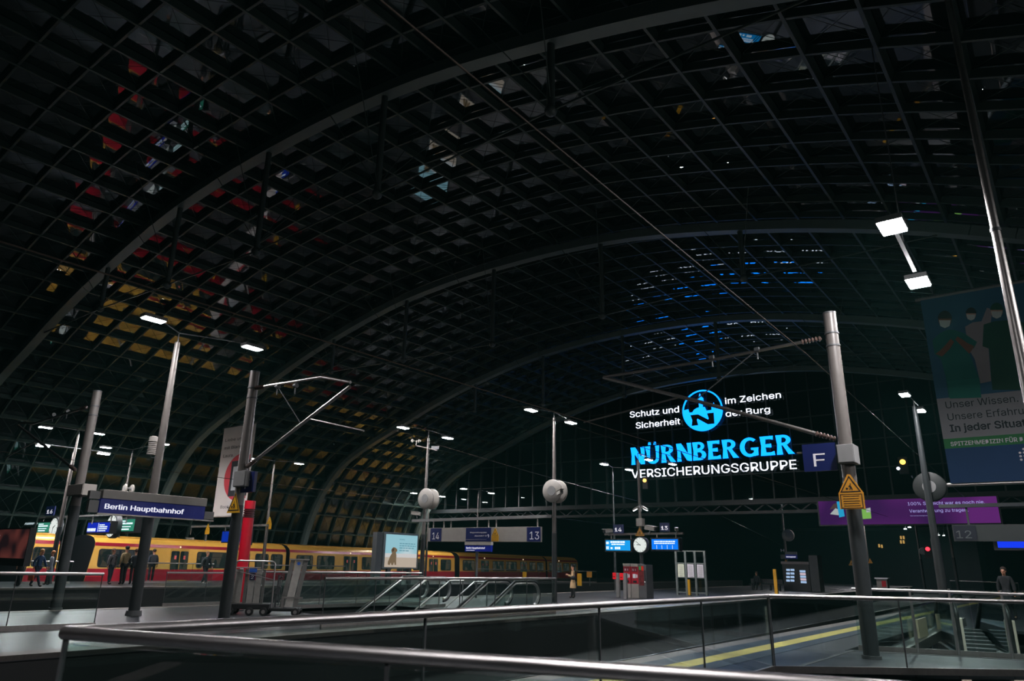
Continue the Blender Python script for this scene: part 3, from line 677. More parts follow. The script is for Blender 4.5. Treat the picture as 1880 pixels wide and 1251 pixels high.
b1 = blue_on(790, 810); b2 = blue_on(855, 901); b3 = blue_on(967, 992)
mb = MB(o); text_into(mb, '14', (ony(800, 980, 24.4).x, 24.405, 2.46), XP, ZP, .42, .41, 'c', .004); mb.build('number', WHITE, b1)
mb = MB(o); text_into(mb, '13', (ony(981, 980, 24.4).x, 24.405, 2.46), XP, ZP, .43, .46, 'c', .004); mb.build('number', WHITE, b3)
mb = MB(o); rx = ony(893, 980, 24.4).x
text_into(mb, 'Wagenreihungsplan', (rx, 24.405, 2.72), XP, ZP, .075, .92, 'r', .003); text_into(mb, 'Abschnitt F-G', (rx, 24.405, 2.58), XP, ZP, .075, .65, 'r', .003)
text_into(mb, '↑', (rx+.03, 24.405, 2.52), XP, ZP, .22, .13, 'l', .003); mb.box((rx-1.2, 24.402, 2.45), (rx, 24.408, 2.455)); mb.build('lettering', WHITE, b2)
t = thing('station_sign', (ony(878, 1005, 26).x, 26.0, 1.95), 'small lit station name sign below the 14 and 13 board', 'sign', 'station name signs'); o = t.location
p, q = ony(855, 1001, 26), ony(903, 1013, 26); panel('board', 26, p.x, q.x, q.z, p.z, .1, mat('station_blue'), t, o)
p2, q2 = ony(855, 995, 26), ony(903, 1000, 26); panel('light_box', 26, p.x, q.x, p.z+.01, p2.z, .16, LGREY, t, o)
mb = MB(o); text_into(mb, 'Berlin Hauptbahnhof', (p.x+.08, 25.945, p.z-.16), XP, ZP, .12, (q.x-p.x)*.72, 'l', .004, 0); text_into(mb, 'Lehrter Bahnhof', (p.x+.08, 25.945, q.z+.035), XP, ZP, .05, (q.x-p.x)*.33, 'l', .004); mb.build('lettering', glow('lit_lettering', (1, 1, 1), 1), t)
mb = MB(o); mb.tube([(p.x*.6+q.x*.4, 26.1, 0), (p.x*.6+q.x*.4, 26.1, p2.z)], .05, 12); mb.build('post', DARKPOLE, t, True)
# board 12
t = thing('track_sign', (0, 30, 2.62), 'dark unlit board with number 12 at the right edge', 'sign', 'track number boards'); o = t.location
p, q = ony(1748, 966, 30), ony(1756, 994, 30)
panel('board', 30, p.x, 3.6, 2.62, 3.17, .14, mat('dim_board', '#343a39', .5, 0, .05, 4), t, o)  # board, panel and number colours darkened to look unlit
bp = panel('blue_panel', 29.92, p.x+.03, ony(1794, 980, 30).x, 2.65, 3.14, .012, mat('dim_blue', '#0d1626', .5, 0, .05, 4), t, o)
mb = MB(o); text_into(mb, '12', (ony(1770, 980, 30).x, 29.91, 2.72), XP, ZP, .36, .44, 'c', .004); mb.build('number', mat('dim_white', '#5c6363', .5), bp)
for x in (p.x+.5, p.x+2.4): mb = MB(o); mb.box((x-.03, 29.97, 3.17), (x+.03, 30.03, 3.75)); mb.build('hanger', DARKPOLE, t)
mb = MB(o); mb.box((p.x-.3, 29.94, 3.75), (3.7, 30.06, 3.87)); mb.build('beam', DARKPOLE, t)
t = thing('display', (ony(1860, 1000, 30.6).x, 30.6, 2.3), 'blue strip display under the dark number 12 board', 'display', 'train displays'); o = t.location
p, q = ony(1831, 994, 30.6), ony(1831, 1006, 30.6); panel('housing', 30.6, p.x-.12, 3.4, q.z-.08, p.z+.06, .22, BLACK, t, o)
for k in range(6): panel('screen', 30.48, p.x+k*.82, p.x+k*.82+.80, q.z, p.z, .01, glow('display_deep_blue', (.01, .05, 1), .9), t, o)

# ------------------------------------------------------------------ clock group above the ticket machines
YD = 36.0
t = thing('display_beam', (PH.x, YD, 3.05), 'cross beam on the clock lamp post', 'beam'); o = t.location
p, q = ony(1108, 981, YD), ony(1252, 979, YD); mb = MB(o); mb.beam((p.x, YD+.15, p.z), (q.x, YD+.15, q.z), .13, .11); mb.build('tube', POLE, t)
for px in (1120, 1156, 1204, 1239): x = ony(px, 985, YD).x; mb = MB(o); mb.box((x-.025, YD+.12, 2.85), (x+.025, YD+.18, p.z)); mb.build('hanger', STEEL2, t)
def display(Y, x0, y0, x1, y1, colr, label, rows, side=1, pole=False):
    P, Q = ony(x0, y0, Y), ony(x1, y1, Y); a, b, c, d = P.x, Q.x, Q.z, P.z; m = .09*(d-c)/.6
    t = thing('display', ((a+b)/2, Y, c), label, 'display', 'train displays'); o = t.location
    mb = MB(o); mb.box((a-m, Y+.02, c-m), (b+m, Y+.38, d+m)); mb.build('housing', BLACK, t, bevel=.02)
    s = panel('screen', Y+.01, a, b, c, d, .02, colr, t, o)
    mb = MB(o)
    for (u0, u1, v0, v1) in rows: mb.box((a+(b-a)*u0, Y-.006, c+(d-c)*v0), (a+(b-a)*u1, Y-.001, c+(d-c)*v1))
    mb.build('screen_text', glow('screen_text_white', (.75, .9, 1), 1.3), s)
    return t
rr = random.Random(5)
def words(u0, u1, v0, v1, n):
    out = []; u = u0
    while u < u1-.01:
        wd = rr.uniform(.03, .09)*n; out.append((u, min(u+wd, u1), v0, v1)); u += wd+.015
    return out
rows = words(.02, .13, .62, .86, 1)+words(.20, .80, .74, .92, 1)+words(.24, .78, .54, .66, 1)+words(.02, .12, .12, .40, 1)+words(.2, .28, .14, .32, 1)+words(.38, .6, .12, .36, 1)
display(YD, 1112, 992, 1157, 1011, glow('display_cyan', (.01, .34, .85), 1.0), 'bright cyan train display left of the platform clock', rows)
display(YD, 1196, 990, 1245, 1009, glow('display_blue', (.005, .20, .95), 1.0), 'bright blue train display right of the platform clock', words(.1, .9, .72, .84, 1)+words(.1, .9, .54, .64, 1)+[(.19, .2, .05, .42), (.39, .4, .05, .42), (.59, .6, .05, .42), (.79, .8, .05, .42)])
def clock(c, r, label, hm=(8, 10)):
    c = Vector(c); t = thing('clock', c, label, 'clock', 'platform clocks')
    mb = MB(c); mb.lathe([(r*1.0, .0), (r*1.12, .03), (r*1.12, .30), (r*1.0, .34)], c, 'y', 36); mb.build('housing', DARKPOLE, t, True)
    mb = MB(c); mb.lathe([(r*.99, -.012), (r*.99, .0)], c, 'y', 36); f = mb.build('dial', glow('clock_dial', (.93, 1, .95), .8), t)
    mb = MB(c)
    for k in range(12):
        a = k*PI/6; d = Vector((math.sin(a), 0, math.cos(a))); mb.beam(c-YP*.016+d*r*.80, c-YP*.016+d*r*.94, r*.05, .006, YP)
    mb.build('hour_marks', INK, f)
    for nm, a, L, w_ in (('hour_hand', hm[0]*PI/6, .5, .085), ('minute_hand', hm[1]*PI/6, .78, .06)):
        d = Vector((math.sin(a), 0, math.cos(a))); mb = MB(c); mb.beam(c-YP*.022-d*r*.12, c-YP*.022+d*r*L, r*w_, .006, YP); mb.build(nm, INK, f)
C = ony(1175, 1000.5, YD-.2); clock(C, (ony(1175, 987, YD-.2).z-ony(1175, 1014, YD-.2).z)/2, 'round lit platform clock between the cyan and blue displays', (9.1, 10.3))
def number_sign(Y, x0, y0, x1, y1, s, label):
    P, Q = ony(x0, y0, Y), ony(x1, y1, Y); t = thing('track_number_sign', ((P.x+Q.x)/2, Y, Q.z), label, 'sign', 'blue track number signs'); o = t.location
    panel('board', Y, P.x, Q.x, Q.z, P.z, .07, BLUE, t, o)
    mb = MB(o); text_into(mb, s, ((P.x+Q.x)/2, Y-.037, Q.z+(P.z-Q.z)*.2), XP, ZP, (P.z-Q.z)*.6, (Q.x-P.x)*.66, 'c', .004, .008); mb.build('number', glow('number_white', (.9, .9, 1), .7), t)
number_sign(YD, 1126, 963, 1145, 979, '14', 'small blue sign 14 standing above the cyan display')
number_sign(YD, 1211, 960, 1230, 976, '13', 'small blue sign 13 standing above the blue display')
def cctv(c, d, label, s=1.0):
    c = Vector(c); d = Vector(d).normalized(); t = thing('surveillance_camera', c, label, 'camera', 'surveillance cameras')
    mb = MB(c); mb.beam(c-d*.17*s, c+d*.17*s, .12*s, .11*s); h = mb.build('housing', LGREY, t, bevel=.008)
    mb = MB(c); mb.tube([c+d*.165*s, c+d*.2*s], .045*s, 12); mb.build('lens', BLACK, h)
    mb = MB(c); mb.beam(c-d*.12*s+ZP*.07*s, c+d*.22*s+ZP*.07*s, .14*s, .015); mb.build('sun_hood', LGREY, h)
    mb = MB(c); mb.tube([c, c-ZP*.16*s-d*.05*s], .02*s, 8); mb.build('bracket', GREY, t)
cctv(ony(1116, 975, YD), (-.3, -1, -.1), 'camera at the left end of the clock beam', 1.6)
cctv(ony(1242, 972, YD), (.5, -1, -.1), 'camera at the right end of the clock beam', 1.4)
cctv(ony(1194, 970, YD), (1, -.2, -.15), 'camera right of the triangle on the clock beam', 1.9)
cctv(ony(764, 943, 24.7), (-1, -.4, .1), 'camera on the left lamp post of the 14 and 13 board', 1.3)
cctv(ony(1026, 906, 24.2), (1, -.5, .3), 'camera in front of the round speakers on the right lamp post', 1.3)
cctv(ony(349, 990, 26.0), (-1, -.3, 0), 'small camera on the post beside the station sign above the train', 1.5)
def flood(px, py, Y, label):
    c = ony(px, py, Y); t = thing('floodlight', c, label, 'lamp', 'white twin spotlights')
    for s in (-1, 1):
        mb = MB(c); mb.beam(c+Vector((s*.08, 0, .06)), c+Vector((s*.42, -.05, -.12)), .16, .10); h = mb.build('lamp_head', LGREY, t, bevel=.01)
        mb = MB(c); mb.beam(c+Vector((s*.20, -.03, -.06)), c+Vector((s*.41, -.05, -.17)), .12, .03); mb.build('lens', glow('spot_lens', (1, .98, 1), 6), h)
    mb = MB(c); mb.tube([c+ZP*.16, c-ZP*.2], .05, 10); mb.build('bracket', GREY, t)
flood(1176, 932, 36.0, 'white twin spotlight on the clock lamp post')
p, q = ony(1169, 952, 36.1), ony(1181, 966, 36.1); clamp_box(36.15, p.x, q.x, q.z, p.z, .3, 'pale box on the clock lamp post', LGREY)
# round speakers: two discs on a pole
def discs(c, r, label, m=LGREY, gap=.22, ax='y'):
    t = thing('round_loudspeaker', c, label, 'loudspeaker', 'round loudspeakers'); c = Vector(c); e = YP if ax == 'y' else XP
    for s in (-1, 1):
        mb = MB(c); mb.lathe([(r*.2, -.05), (r*.9, -.045), (r, -.01), (r, .03), (r*.5, .05)], c+e*(s*gap/2), ax, 32); d_ = mb.build('disc', m, t, True)
        mb = MB(c); mb.lathe([(r*.42, -.062), (r*.42, -.04)], c+e*(s*gap/2), ax, 24); mb.build('grille', GREY, d_)
    mb = MB(c); mb.tube([c-e*gap/2, c+e*gap/2], r*.25, 12); mb.build('hub', GREY, t)
def disc_px(px, py, Y, rp, label, m=LGREY, **k):
    c = ony(px, py, Y); r = (ony(px, py-rp, Y)-ony(px, py+rp, Y)).z/2; discs(c, r, label, m, **k)
disc_px(1019, 902, 24.4, 21, 'pale round twin speaker on the right lamp post of the 13 board', gap=.42)
disc_px(787, 916, 24.9, 19, 'pale round twin speaker on the left lamp post of the 14 board', gap=.42)
disc_px(236, 897, 20.3, 8, 'small white twin speaker above the station name sign', gap=.42)
disc_px(1447, 983, 66.4, 11, 'pale round speaker on the distant post near the bench', gap=.2)
disc_px(1707, 894, 29.98, 27, 'large shaded round speaker in front of the purple billboard', mat('shaded_speaker', '#232726', .6, 0, .05, 4), gap=.2)  # disc colour darkened to stand for the missing light
disc_px(1695, 1012, 69.8, 7, 'small grey disc on the distant post right of the near mast', GREY, gap=.1)
# wind gauge on the left lamp post
c = ony(781, 823, 24.9); t = thing('wind_gauge', c, 'cross bar with cup wheel and vane near the top of the left lamp post', 'wind gauge'); a, b = ony(764, 818, 24.9), ony(803, 827, 24.9)
mb = MB(c); mb.tube([a, b], .03, 8); mb.build('cross_bar', POLE, t)
mb = MB(c); mb.tube([a, a+ZP*.25], .02, 8)
for k in range(3):
    d = Vector((math.cos(k*2.1), math.sin(k*2.1), 0))*.2; mb.tube([a+ZP*.22, a+ZP*.22+d], .012, 6); mb.ball(a+ZP*.22+d, .08)
mb.build('cup_wheel', LGREY, t, True)
mb = MB(c); mb.tube([b, b+ZP*.2], .02, 8); mb.beam(b+ZP*.18-XP*.4, b+ZP*.12+XP*.1, .02, .14); mb.build('vane', DARKPOLE, t)
# ribbed white cylinder beside the tall lamp post
c = ony(281, 817, 9.6); t = thing('ribbed_sensor', c, 'white ribbed cylinder hanging beside the tall left lamp post', 'sensor')
mb = MB(c); pr = []
for k in range(7): pr += [(.125, -.27+k*.05), (.125, -.24+k*.05), (.095, -.237+k*.05), (.095, -.223+k*.05)]
mb.lathe(pr+[(.125, .09), (.12, .22), (.05, .25)], c, 'z', 20); mb.build('housing', LGREY, t, True)
mb = MB(c); mb.tube([c-ZP*.27, c-ZP*.36, (P2.x, P2.y, c.z-.4)], .016, 8); mb.build('bracket', DARKPOLE, t)
# ------------------------------------------------------------------ far platform: signs, displays, clocks at left
GREEN = glow('display_green', (.06, .42, .27), .55)
def far_display(Y, x0, y0, x1, y1, label):
    display(Y, x0, y0, x1, y1, GREEN, label, words(.05, .5, .80, .9, 1)+words(.05, .9, .58, .72, 1)+words(.05, .8, .34, .42, 1)+words(.1, .7, .1, .22, 1))
YL = 17.0
far_display(YL, 71, 960, 88, 977, 'green train display left of the leftmost mast')
far_display(YL+1.5, 221, 954, 244, 975, 'green train display under the station name sign')
clock(ony(98, 969, YL-.1), .52, 'platform clock beside the left green display', (2, 6.2))
clock(ony(204, 966, YL+1.2), .56, 'platform clock beside the blue lit board', (1.5, 6.2))
number_sign(YL, 87, 930, 99, 946, '16', 'blue sign 16 high up left of the leftmost mast')
t = thing('display_beam', (ony(150, 950, YL+.3).x, YL+.3, 3.1), 'thin beam holding the far platform displays', 'beam'); o = t.location
p, q = ony(74, 951, YL+.3), ony(262, 942, YL+.3); mb = MB(o); mb.beam((p.x, YL+.3, (p.z+q.z)/2), (q.x, YL+.3, (p.z+q.z)/2), .09, .09); mb.build('tube', GREY, t)
for px in (80, 97, 170, 204, 232): x = ony(px, 955, YL+.3).x; mb = MB(o); mb.box((x-.02, YL+.28, (p.z+q.z)/2-.45), (x+.02, YL+.32, (p.z+q.z)/2)); mb.build('hanger', GREY, t)
mb = MB(o); mb.tube([(PE.x+.35, YL+.3, 0), (PE.x+.35, YL+.3, (p.z+q.z)/2)], .06, 10); mb.build('post', DARKPOLE, t, True)
display(YL+.6, 162, 960, 199, 977, glow('board_blue_lit', (.01, .03, .55), .8), 'blue lit departure board with white text', words(.02, .40, .1, .42, 1)+[(.5, .512, .05, .95)]+words(.55, .78, .7, .8, 1)+words(.55, .92, .5, .62, 1)+words(.55, .9, .3, .42, 1)+words(.55, .85, .1, .2, 1))
def hotel(px0, px1, py, Y, s, label, cap=5):
    p, q = ony(px0, py, Y), ony(px1, py, Y); z = p.z; h = (ony(px0, py-cap, Y).z-z); t = thing('illuminated_sign', (p.x, Y, z), label, 'sign')
    mb = MB(t.location); text_into(mb, s, (p.x, Y, z), XP, ZP, h, q.x-p.x, 'l', .05, .012); mb.build('lettering', glow('far_letters', (.8, .9, 1), .9), t)
    mb = MB(t.location); mb.box((p.x-.1, Y+.06, z-.12), (q.x+.1, Y+.16, z-.04)); mb.build('bar', BLACK, t)
    for xx in (p.x+.1, q.x-.1): mb = MB(t.location); mb.box((xx-.03, Y+.08, 0), (xx+.03, Y+.14, z-.1)); mb.build('post', DARKPOLE, t)
hotel(46, 69, 963.5, 19.5, 'AMANO', 'small white lit letters far left above the train')
# red picture poster at the left edge
t = thing('poster_case', ony(18, 1010, 12.0), 'tall poster case with reddish picture at the left edge', 'poster'); o = t.location
p, q = ony(-6, 970, 12.0), ony(42, 1040, 12.0)
mb = MB(o); mb.box((p.x, 12.0, q.z), (q.x, 12.25, p.z)); mb.build('case', BLACK, t)
mb = MB(o); mb.box((p.x+.06, 11.985, q.z+.3), (q.x-.06, 12.0, p.z-.06)); pic = mb.build('picture', poster_glow('poster_red', (.012, .006, .008), (.10, .026, .022), .8, 1.3), t)  # faint glow added to picture and letters, no lamp reaches them
mb = MB(o); text_into(mb, 'er', (p.x+.25, 11.98, q.z+1.12), XP, ZP, .22, .45, 'l', .003, .01); text_into(mb, 'an', (p.x+.22, 11.98, q.z+.8), XP, ZP, .2, .52, 'l', .003, .01); text_into(mb, 'a.', (p.x+.22, 11.98, q.z+.5), XP, ZP, .18, .3, 'l', .003, .01); mb.build('lettering', glow('poster_letters', (.3, .3, .3), .8), pic)
# blue boards hanging behind the red column
t = thing('sign_beam', (ony(420, 966, 26).x, 26, 3.0), 'slim beam with blue boards behind the red column', 'beam'); o = t.location
p, q = ony(352, 969, 26), ony(491, 962, 26); zz = (p.z+q.z)/2; mb = MB(o); mb.beam((p.x, 26, zz), (q.x, 26, zz), .12, .12); mb.build('tube', GREY, t)
for px in (351, 414, 441, 457): x = ony(px, 970, 26).x; mb = MB(o); mb.box((x-.02, 25.98, zz-.5), (x+.02, 26.02, zz)); mb.build('hanger', GREY, t)
for px, Y_, lab in ((379, 26.4, 'left'), (490, 26.4, 'right')):
    x = ony(px, 980, Y_).x; mb = MB(o); mb.tube([(x, Y_, 0), (x, Y_, zz+.1)], .06, 12); mb.build('post', POLE, t, True)
for (a, b, c_, d_, lab) in ((409, 424, 976, 995, 'left blue lit board behind the mast'), (443, 459, 975, 999, 'right blue lit board behind the red column')):
    p, q = ony(a, c_, 26), ony(b, d_, 26); t = thing('display', ((p.x+q.x)/2, 26, q.z), lab, 'display', 'train displays'); panel('housing', 26.06, p.x-.06, q.x+.06, q.z-.06, p.z+.06, .1, BLACK, t, t.location); s = panel('screen', 26, p.x, q.x, q.z, p.z, .03, glow('board_blue_lit2', (.004, .03, .36), .9), t, t.location)
    if a > 430:
        mb = MB(t.location); mb.box((p.x+.05, 25.975, q.z+(p.z-q.z)*.72), (q.x-.4, 25.983, q.z+(p.z-q.z)*.84)); mb.build('screen_text', glow('screen_text_white', (1, 1, 1), 1), s)

# ------------------------------------------------------------------ yellow and red city train
OCHRE = mat('train_ochre', '#cf9f42', .3, .05, .04, 3); TRED = mat('train_red', '#a3122a', .3, .05, .05, 3); TSTR = mat('train_stripe', '#8d1028', .3, .05, .05, 3)
def window_mat():
    m = mat('train_window', '#0a0f10', .06, 0, .1, 3, .7)
    n = m.node_tree.nodes; l = m.node_tree.links; b = n['Principled BSDF']
    tc = n.new('ShaderNodeTexCoord'); vo = n.new('ShaderNodeTexVoronoi'); vo.inputs['Scale'].default_value = 2.2; mp = n.new('ShaderNodeMapping'); mp.inputs['Scale'].default_value = (1.6, 1, .5)
    rp = n.new('ShaderNodeValToRGB'); e = rp.color_ramp.elements; e[0].position = .0; e[0].color = (.03, .035, .03, 1); e[1].position = 1; e[1].color = (.004, .008, .007, 1)
    for ps, cl in ((.30, (.010, .016, .014, 1)), (.55, (.045, .040, .028, 1)), (.72, (.006, .012, .011, 1))): k = e.new(ps); k.color = cl
    rp.color_ramp.interpolation = 'CONSTANT'
    l.new(tc.outputs['Object'], mp.inputs['Vector']); l.new(mp.outputs[0], vo.inputs['Vector']); l.new(vo.outputs['Color'], rp.inputs['Fac']); l.new(rp.outputs['Color'], b.inputs['Emission Color']); b.inputs['Emission Strength'].default_value = .8
    return m
TWIN = window_mat()
SECT = [(0, -.75), (.12, 1.85), (.22, 2.12), (.50, 2.34), (.95, 2.46), (1.5, 2.5), (2.05, 2.46), (2.5, 2.34), (2.78, 2.12), (2.88, 1.85), (3.0, -.75)]
def face_y(z):                                       # near side of the body at a height
    for (y0, z0), (y1, z1) in zip(SECT, SECT[1:]):
        if z0 <= z <= z1: return y0 + (y1-y0)*(z-z0)/(z1-z0)
    return 0
def car(p0, p1, feats, label, front=False):
    p0, p1 = Vector(p0), Vector(p1); d = p1-p0; L = d.length
    t = thing('train_carriage', (p0.x, p0.y, 0), label, 'train', 'carriages of the yellow train', math.atan2(d.y, d.x))
    mb = MB(); fr = .55 if front else .06            # a raked front end
    n = len(SECT); rake = lambda z: (fr*max(0, (z+.75)/3.25)) if front else 0
    V = [(rake(z), y, z) for y, z in SECT] + [(L, y, z) for y, z in SECT]
    mb.add(V, [tuple(range(n-1, -1, -1)), tuple(range(n, 2*n))] + [(i, (i+1) % n, n+(i+1) % n, n+i) for i in range(n)])
    body = mb.build('body', OCHRE, t, True)
    def band(nm, z0, z1, m, x0=None, x1=L):
        a, b = face_y(z0), face_y(z1); mb = MB(); e = .012
        xa, xb = (rake(z0)+.02, rake(z1)+.02) if x0 is None else (x0, x0)
        q = [(xa, a-e, z0), (x1, a-e, z0), (x1, b-e, z1), (xb, b-e, z1)]
        mb.add(q+[(x, y+e+.02, z) for x, y, z in q], [(0,1,2,3), (7,6,5,4), (0,4,5,1), (1,5,6,2), (2,6,7,3), (3,7,4,0)]); return mb.build(nm, m, t)
    mb = MB(); mb.add([(rake(z)-.012, y, z) for y, z in SECT]+[(rake(z)+.01, y, z) for y, z in SECT], [tuple(range(n)), tuple(range(2*n-1, n-1, -1))]+[(i, n+i, n+(i+1) % n, (i+1) % n) for i in range(n)]); mb.build('end_wall', BLACK, t)
    band('lower_panel', -.74, .66, TRED); band('stripe', 1.90, 2.08, TSTR)
    def pane(x0, x1, z0, z1, nm, m, par, e=.02, r=.1):
        ya, yb = face_y(z0), face_y(z1); pts = []
        for cx_, cz_, a0 in ((x1-r, z1-r, 0), (x0+r, z1-r, 90), (x0+r, z0+r, 180), (x1-r, z0+r, 270)):
            for k in range(4): a = math.radians(a0+30*k); pts.append((cx_+r*math.cos(a), cz_+r*math.sin(a)))
        mb = MB(); V = [(x, ya+(yb-ya)*(z-z0)/(z1-z0)-e, z) for x, z in pts]; n = len(V)
        mb.add(V+[(x, y+.03, z) for x, y, z in V], [tuple(range(n)), tuple(range(2*n-1, n-1, -1))]+[(i, n+i, n+(i+1) % n, (i+1) % n) for i in range(n)])
        return mb.build(nm, m, par)
    for kind, a, b in feats:
        x0, x1 = a*L, b*L
        if kind == 'w':
            w_ = pane(x0, x1, .74, 1.74, 'window_frame', BLACK, t, .018, .14); pane(x0+.07, x1-.07, .80, 1.68, 'window_pane', TWIN, w_, .026, .1)
            mb = MB(); mb.box((x0+.09, face_y(1.42)-.034, 1.41), (x1-.09, face_y(1.42)-.026, 1.435)); mb.build('window_bar', BLACK, w_)
        else:
            dr = pane(x0, x1, -.05, 1.88, 'door', mat('train_door', '#bf923c', .3, .05, .04, 3), t, .018, .06)
            mb = MB(); mb.box((x0, face_y(.3)-.03, -.04), (x1, face_y(.3)-.016, .64)); mb.build('door_panel', TRED, dr)
            mid = (x0+x1)/2
            for u, v in ((x0+.06, mid-.04), (mid+.04, x1-.06)):
                pane(u, v, .45, 1.74, 'door_window', TWIN, dr, .034, .08)
                mb = MB(); cxm = (u+v)/2; mb.box((cxm-.07, face_y(1.4)-.055, 1.25), (cxm+.07, face_y(1.4)-.045, 1.47)); mb.build('sticker', mat('sticker_pink', '#d8615c', .5, 0, .1, 5), dr)
            mb = MB(); mb.ball((mid, face_y(1.98)-.03, 1.98), .055, 8, 5); mb.build('door_lamp', glow('door_lamp', (1, .8, .5), 1.2), dr)
    # roof line and bogies
    mb = MB(); mb.box((.6 if front else .1, .55, 2.30), (L-.1, .60, 2.42)); mb.build('roof_gutter', OCHRE, t)
    mb = MB()
    for x in ((2.2, L-2.2) if L > 8 else ()):
        for xx in (x-.9, x+.9): mb.lathe([(.40, -.07), (.43, 0), (.40, .07)], (xx, .5, -.62), 'y', 20)
        mb.box((x-1.4, .3, -.75), (x+1.4, .45, -.45))
    if mb.v: mb.build('bogie', RUBBER, t)
    return t
def tp(px):                                          # the train's near side, met along a sight line
    a = ray(px, 1040); k = 0
    # x = -43.9 - (y-23)*.12
    k = (-43.9+23*.12)/(a.x+.12*a.y); q = CAMP+a*k; return Vector((q.x, q.y, 0))
FE = [('w', .03, .16), ('d', .20, .30), ('w', .34, .50), ('d', .54, .64), ('w', .68, .80), ('w', .83, .96)]
A0 = tp(41); dirn = Vector((-.12, 1, 0)).normalized()
# car A shows only its first metres between the poster and the leftmost mast
car(A0, A0+dirn*1.75, [('w', .24, .97)], 'short visible end of the leftmost yellow train carriage', True)
car(tp(155), tp(525), [('w', .05, .28), ('d', .36, .45), ('w', .49, .68), ('d', .71, .78), ('w', .81, .89), ('w', .905, .98)], 'yellow train carriage behind the waiting group at left', True)
car(tp(532), tp(836), [('w', .03, .11), ('w', .13, .22), ('d', .265, .345), ('w', .37, .45), ('w', .47, .55), ('d', .58, .66), ('w', .69, .77), ('d', .80, .87), ('w', .89, .97)], 'yellow train carriage behind the lit advertising box')
car(tp(845), tp(1003), [('w', .03, .15), ('d', .21, .30), ('w', .34, .47), ('w', .49, .62), ('d', .66, .75), ('w', .78, .86), ('w', .88, .97)], 'yellow train carriage farthest right behind the 13 board')
car(tp(1006), tp(1062), [('w', .05, .25), ('d', .3, .45), ('w', .5, .7), ('w', .75, .95)], 'last far carriage of the yellow train near the walking woman')

# ------------------------------------------------------------------ lit advertising box with a dog picture
t = thing('advertising_lightbox', (-36.8, 36.4, 0), 'lit advertising box with a dog on a beach before the train', 'advertisement'); o = t.location
mb = MB(o); mb.box((-37.1, 34.62, .98), (-36.82, 38.0, 3.36)); cs = mb.build('case', mat('case_grey', '#7f8a8c', .4, .3, .05, 5), t, bevel=.03)
mb = MB(o); mb.box((-37.3, 34.05, .0), (-36.9, 34.60, 3.32)); mb.build('side_pillar', mat('pillar_grey', '#5b6163', .5, .2, .05, 5), t)
for yy in (35.2, 37.2): mb = MB(o); mb.box((-37.1, yy, 0), (-36.9, yy+.3, .98)); mb.build('foot', DARKPOLE, t)
X_ = -36.815; ya, yb, za, zb = 34.8, 37.85, 1.08, 3.22
def px_pl(nm, poly, m, dx, par): mb = MB(o); mb.prism([(ya+(yb-ya)*u, za+(zb-za)*v) for u, v in poly], (X_+dx, 0, 0), YP, ZP, .004); return mb.build(nm, m, par)
pic = px_pl('poster_sky', [(0, .42), (1, .42), (1, 1), (0, 1)], poster_glow('poster_sky', (.36, .68, .78), (.78, .88, .90), .75, .5), 0, t)
px_pl('poster_sand', [(0, 0), (1, 0), (1, .30), (0, .30)], glow('poster_sand', (.74, .62, .50), .62), 0, t)
px_pl('poster_haze', [(0, .30), (1, .30), (1, .42), (0, .42)], glow('poster_haze', (.74, .74, .74), .75), 0, t)
DOG = mat('poster_dog', '#8a7658', .6, 0, .3, 7)
dog = [(.10, .08), (.16, .06), (.19, .14), (.21, .07), (.26, .06), (.29, .16), (.31, .07), (.36, .07), (.35, .20), (.35, .36), (.33, .45), (.37, .50), (.36, .55), (.30, .60), (.24, .61), (.20, .56), (.18, .52), (.19, .47), (.21, .42), (.16, .34), (.13, .24), (.10, .16)]
px_pl('poster_dog', dog, glow('poster_dog_glow', (.24, .17, .10), .7), .006, pic)
px_pl('poster_dog_ear', [(.20, .55), (.26, .58), (.27, .50), (.22, .46)], glow('poster_dog_dark', (.10, .075, .05), .6), .011, pic)
mb = MB(o)
yw = yb-ya; hw = zb-za
text_into(mb, 'RWE', (X_+.006, ya+yw*.43, za+hw*.84), YP, ZP, hw*.05, yw*.16, 'l', .003, .01); mb.build('poster_heading', glow('poster_text', (.16, .40, .50), .7), pic)
for k, (v, wd) in enumerate(((.72, .50), (.65, .52), (.58, .46), (.50, .30))):
    u = .43; mb = MB(o)
    while u < .43+wd: L = random.uniform(.05, .11); mb.box((X_+.005, ya+yw*u, za+hw*v), (X_+.009, ya+yw*min(u+L, .43+wd), za+hw*(v+.028))); u += L+.02
    mb.build('poster_text', glow('poster_text', (.16, .40, .50), .7), pic)

# ------------------------------------------------------------------ banners hanging from the roof
def flat(o, Y, nm, pts, m, par, dy=0.0): mb = MB(o); mb.prism(pts, (0, Y-dy, 0), XP, ZP, .006); return mb.build(nm, m, par)
YB = 27.2; kb = YB/36; bx0 = -3.92*kb; bx1 = .95
def bz(px, py): return ony(px, py, YB).z
t = thing('hanging_banner', (bx0, YB, 5.1), 'large hanging medical banner with masked staff at the right edge', 'banner', 'hanging banners'); o = t.location
zt = 1.5+11.97*kb; zb_ = 1.5+3.68*kb; z1 = bz(1723, 732); z2 = bz(1735, 806); z3 = bz(1737, 824)
cl = flat(o, YB, 'cloth_blue_sky', [(bx0, z1), (bx1, z1), (bx1, zt), (bx0, zt)], mat('banner_sky', '#2c5b78', .7, 0, .12, .5), t)
flat(o, YB, 'cloth_white', [(bx0, z2), (bx1, z2), (bx1, z1), (bx0, z1)], mat('banner_white', '#8f8f93', .7, 0, .03, 2), t)
flat(o, YB, 'cloth_green', [(bx0, z3), (bx1, z3), (bx1, z2), (bx0, z2)], mat('banner_green', '#2c7a44', .7, 0, .03, 2), t)
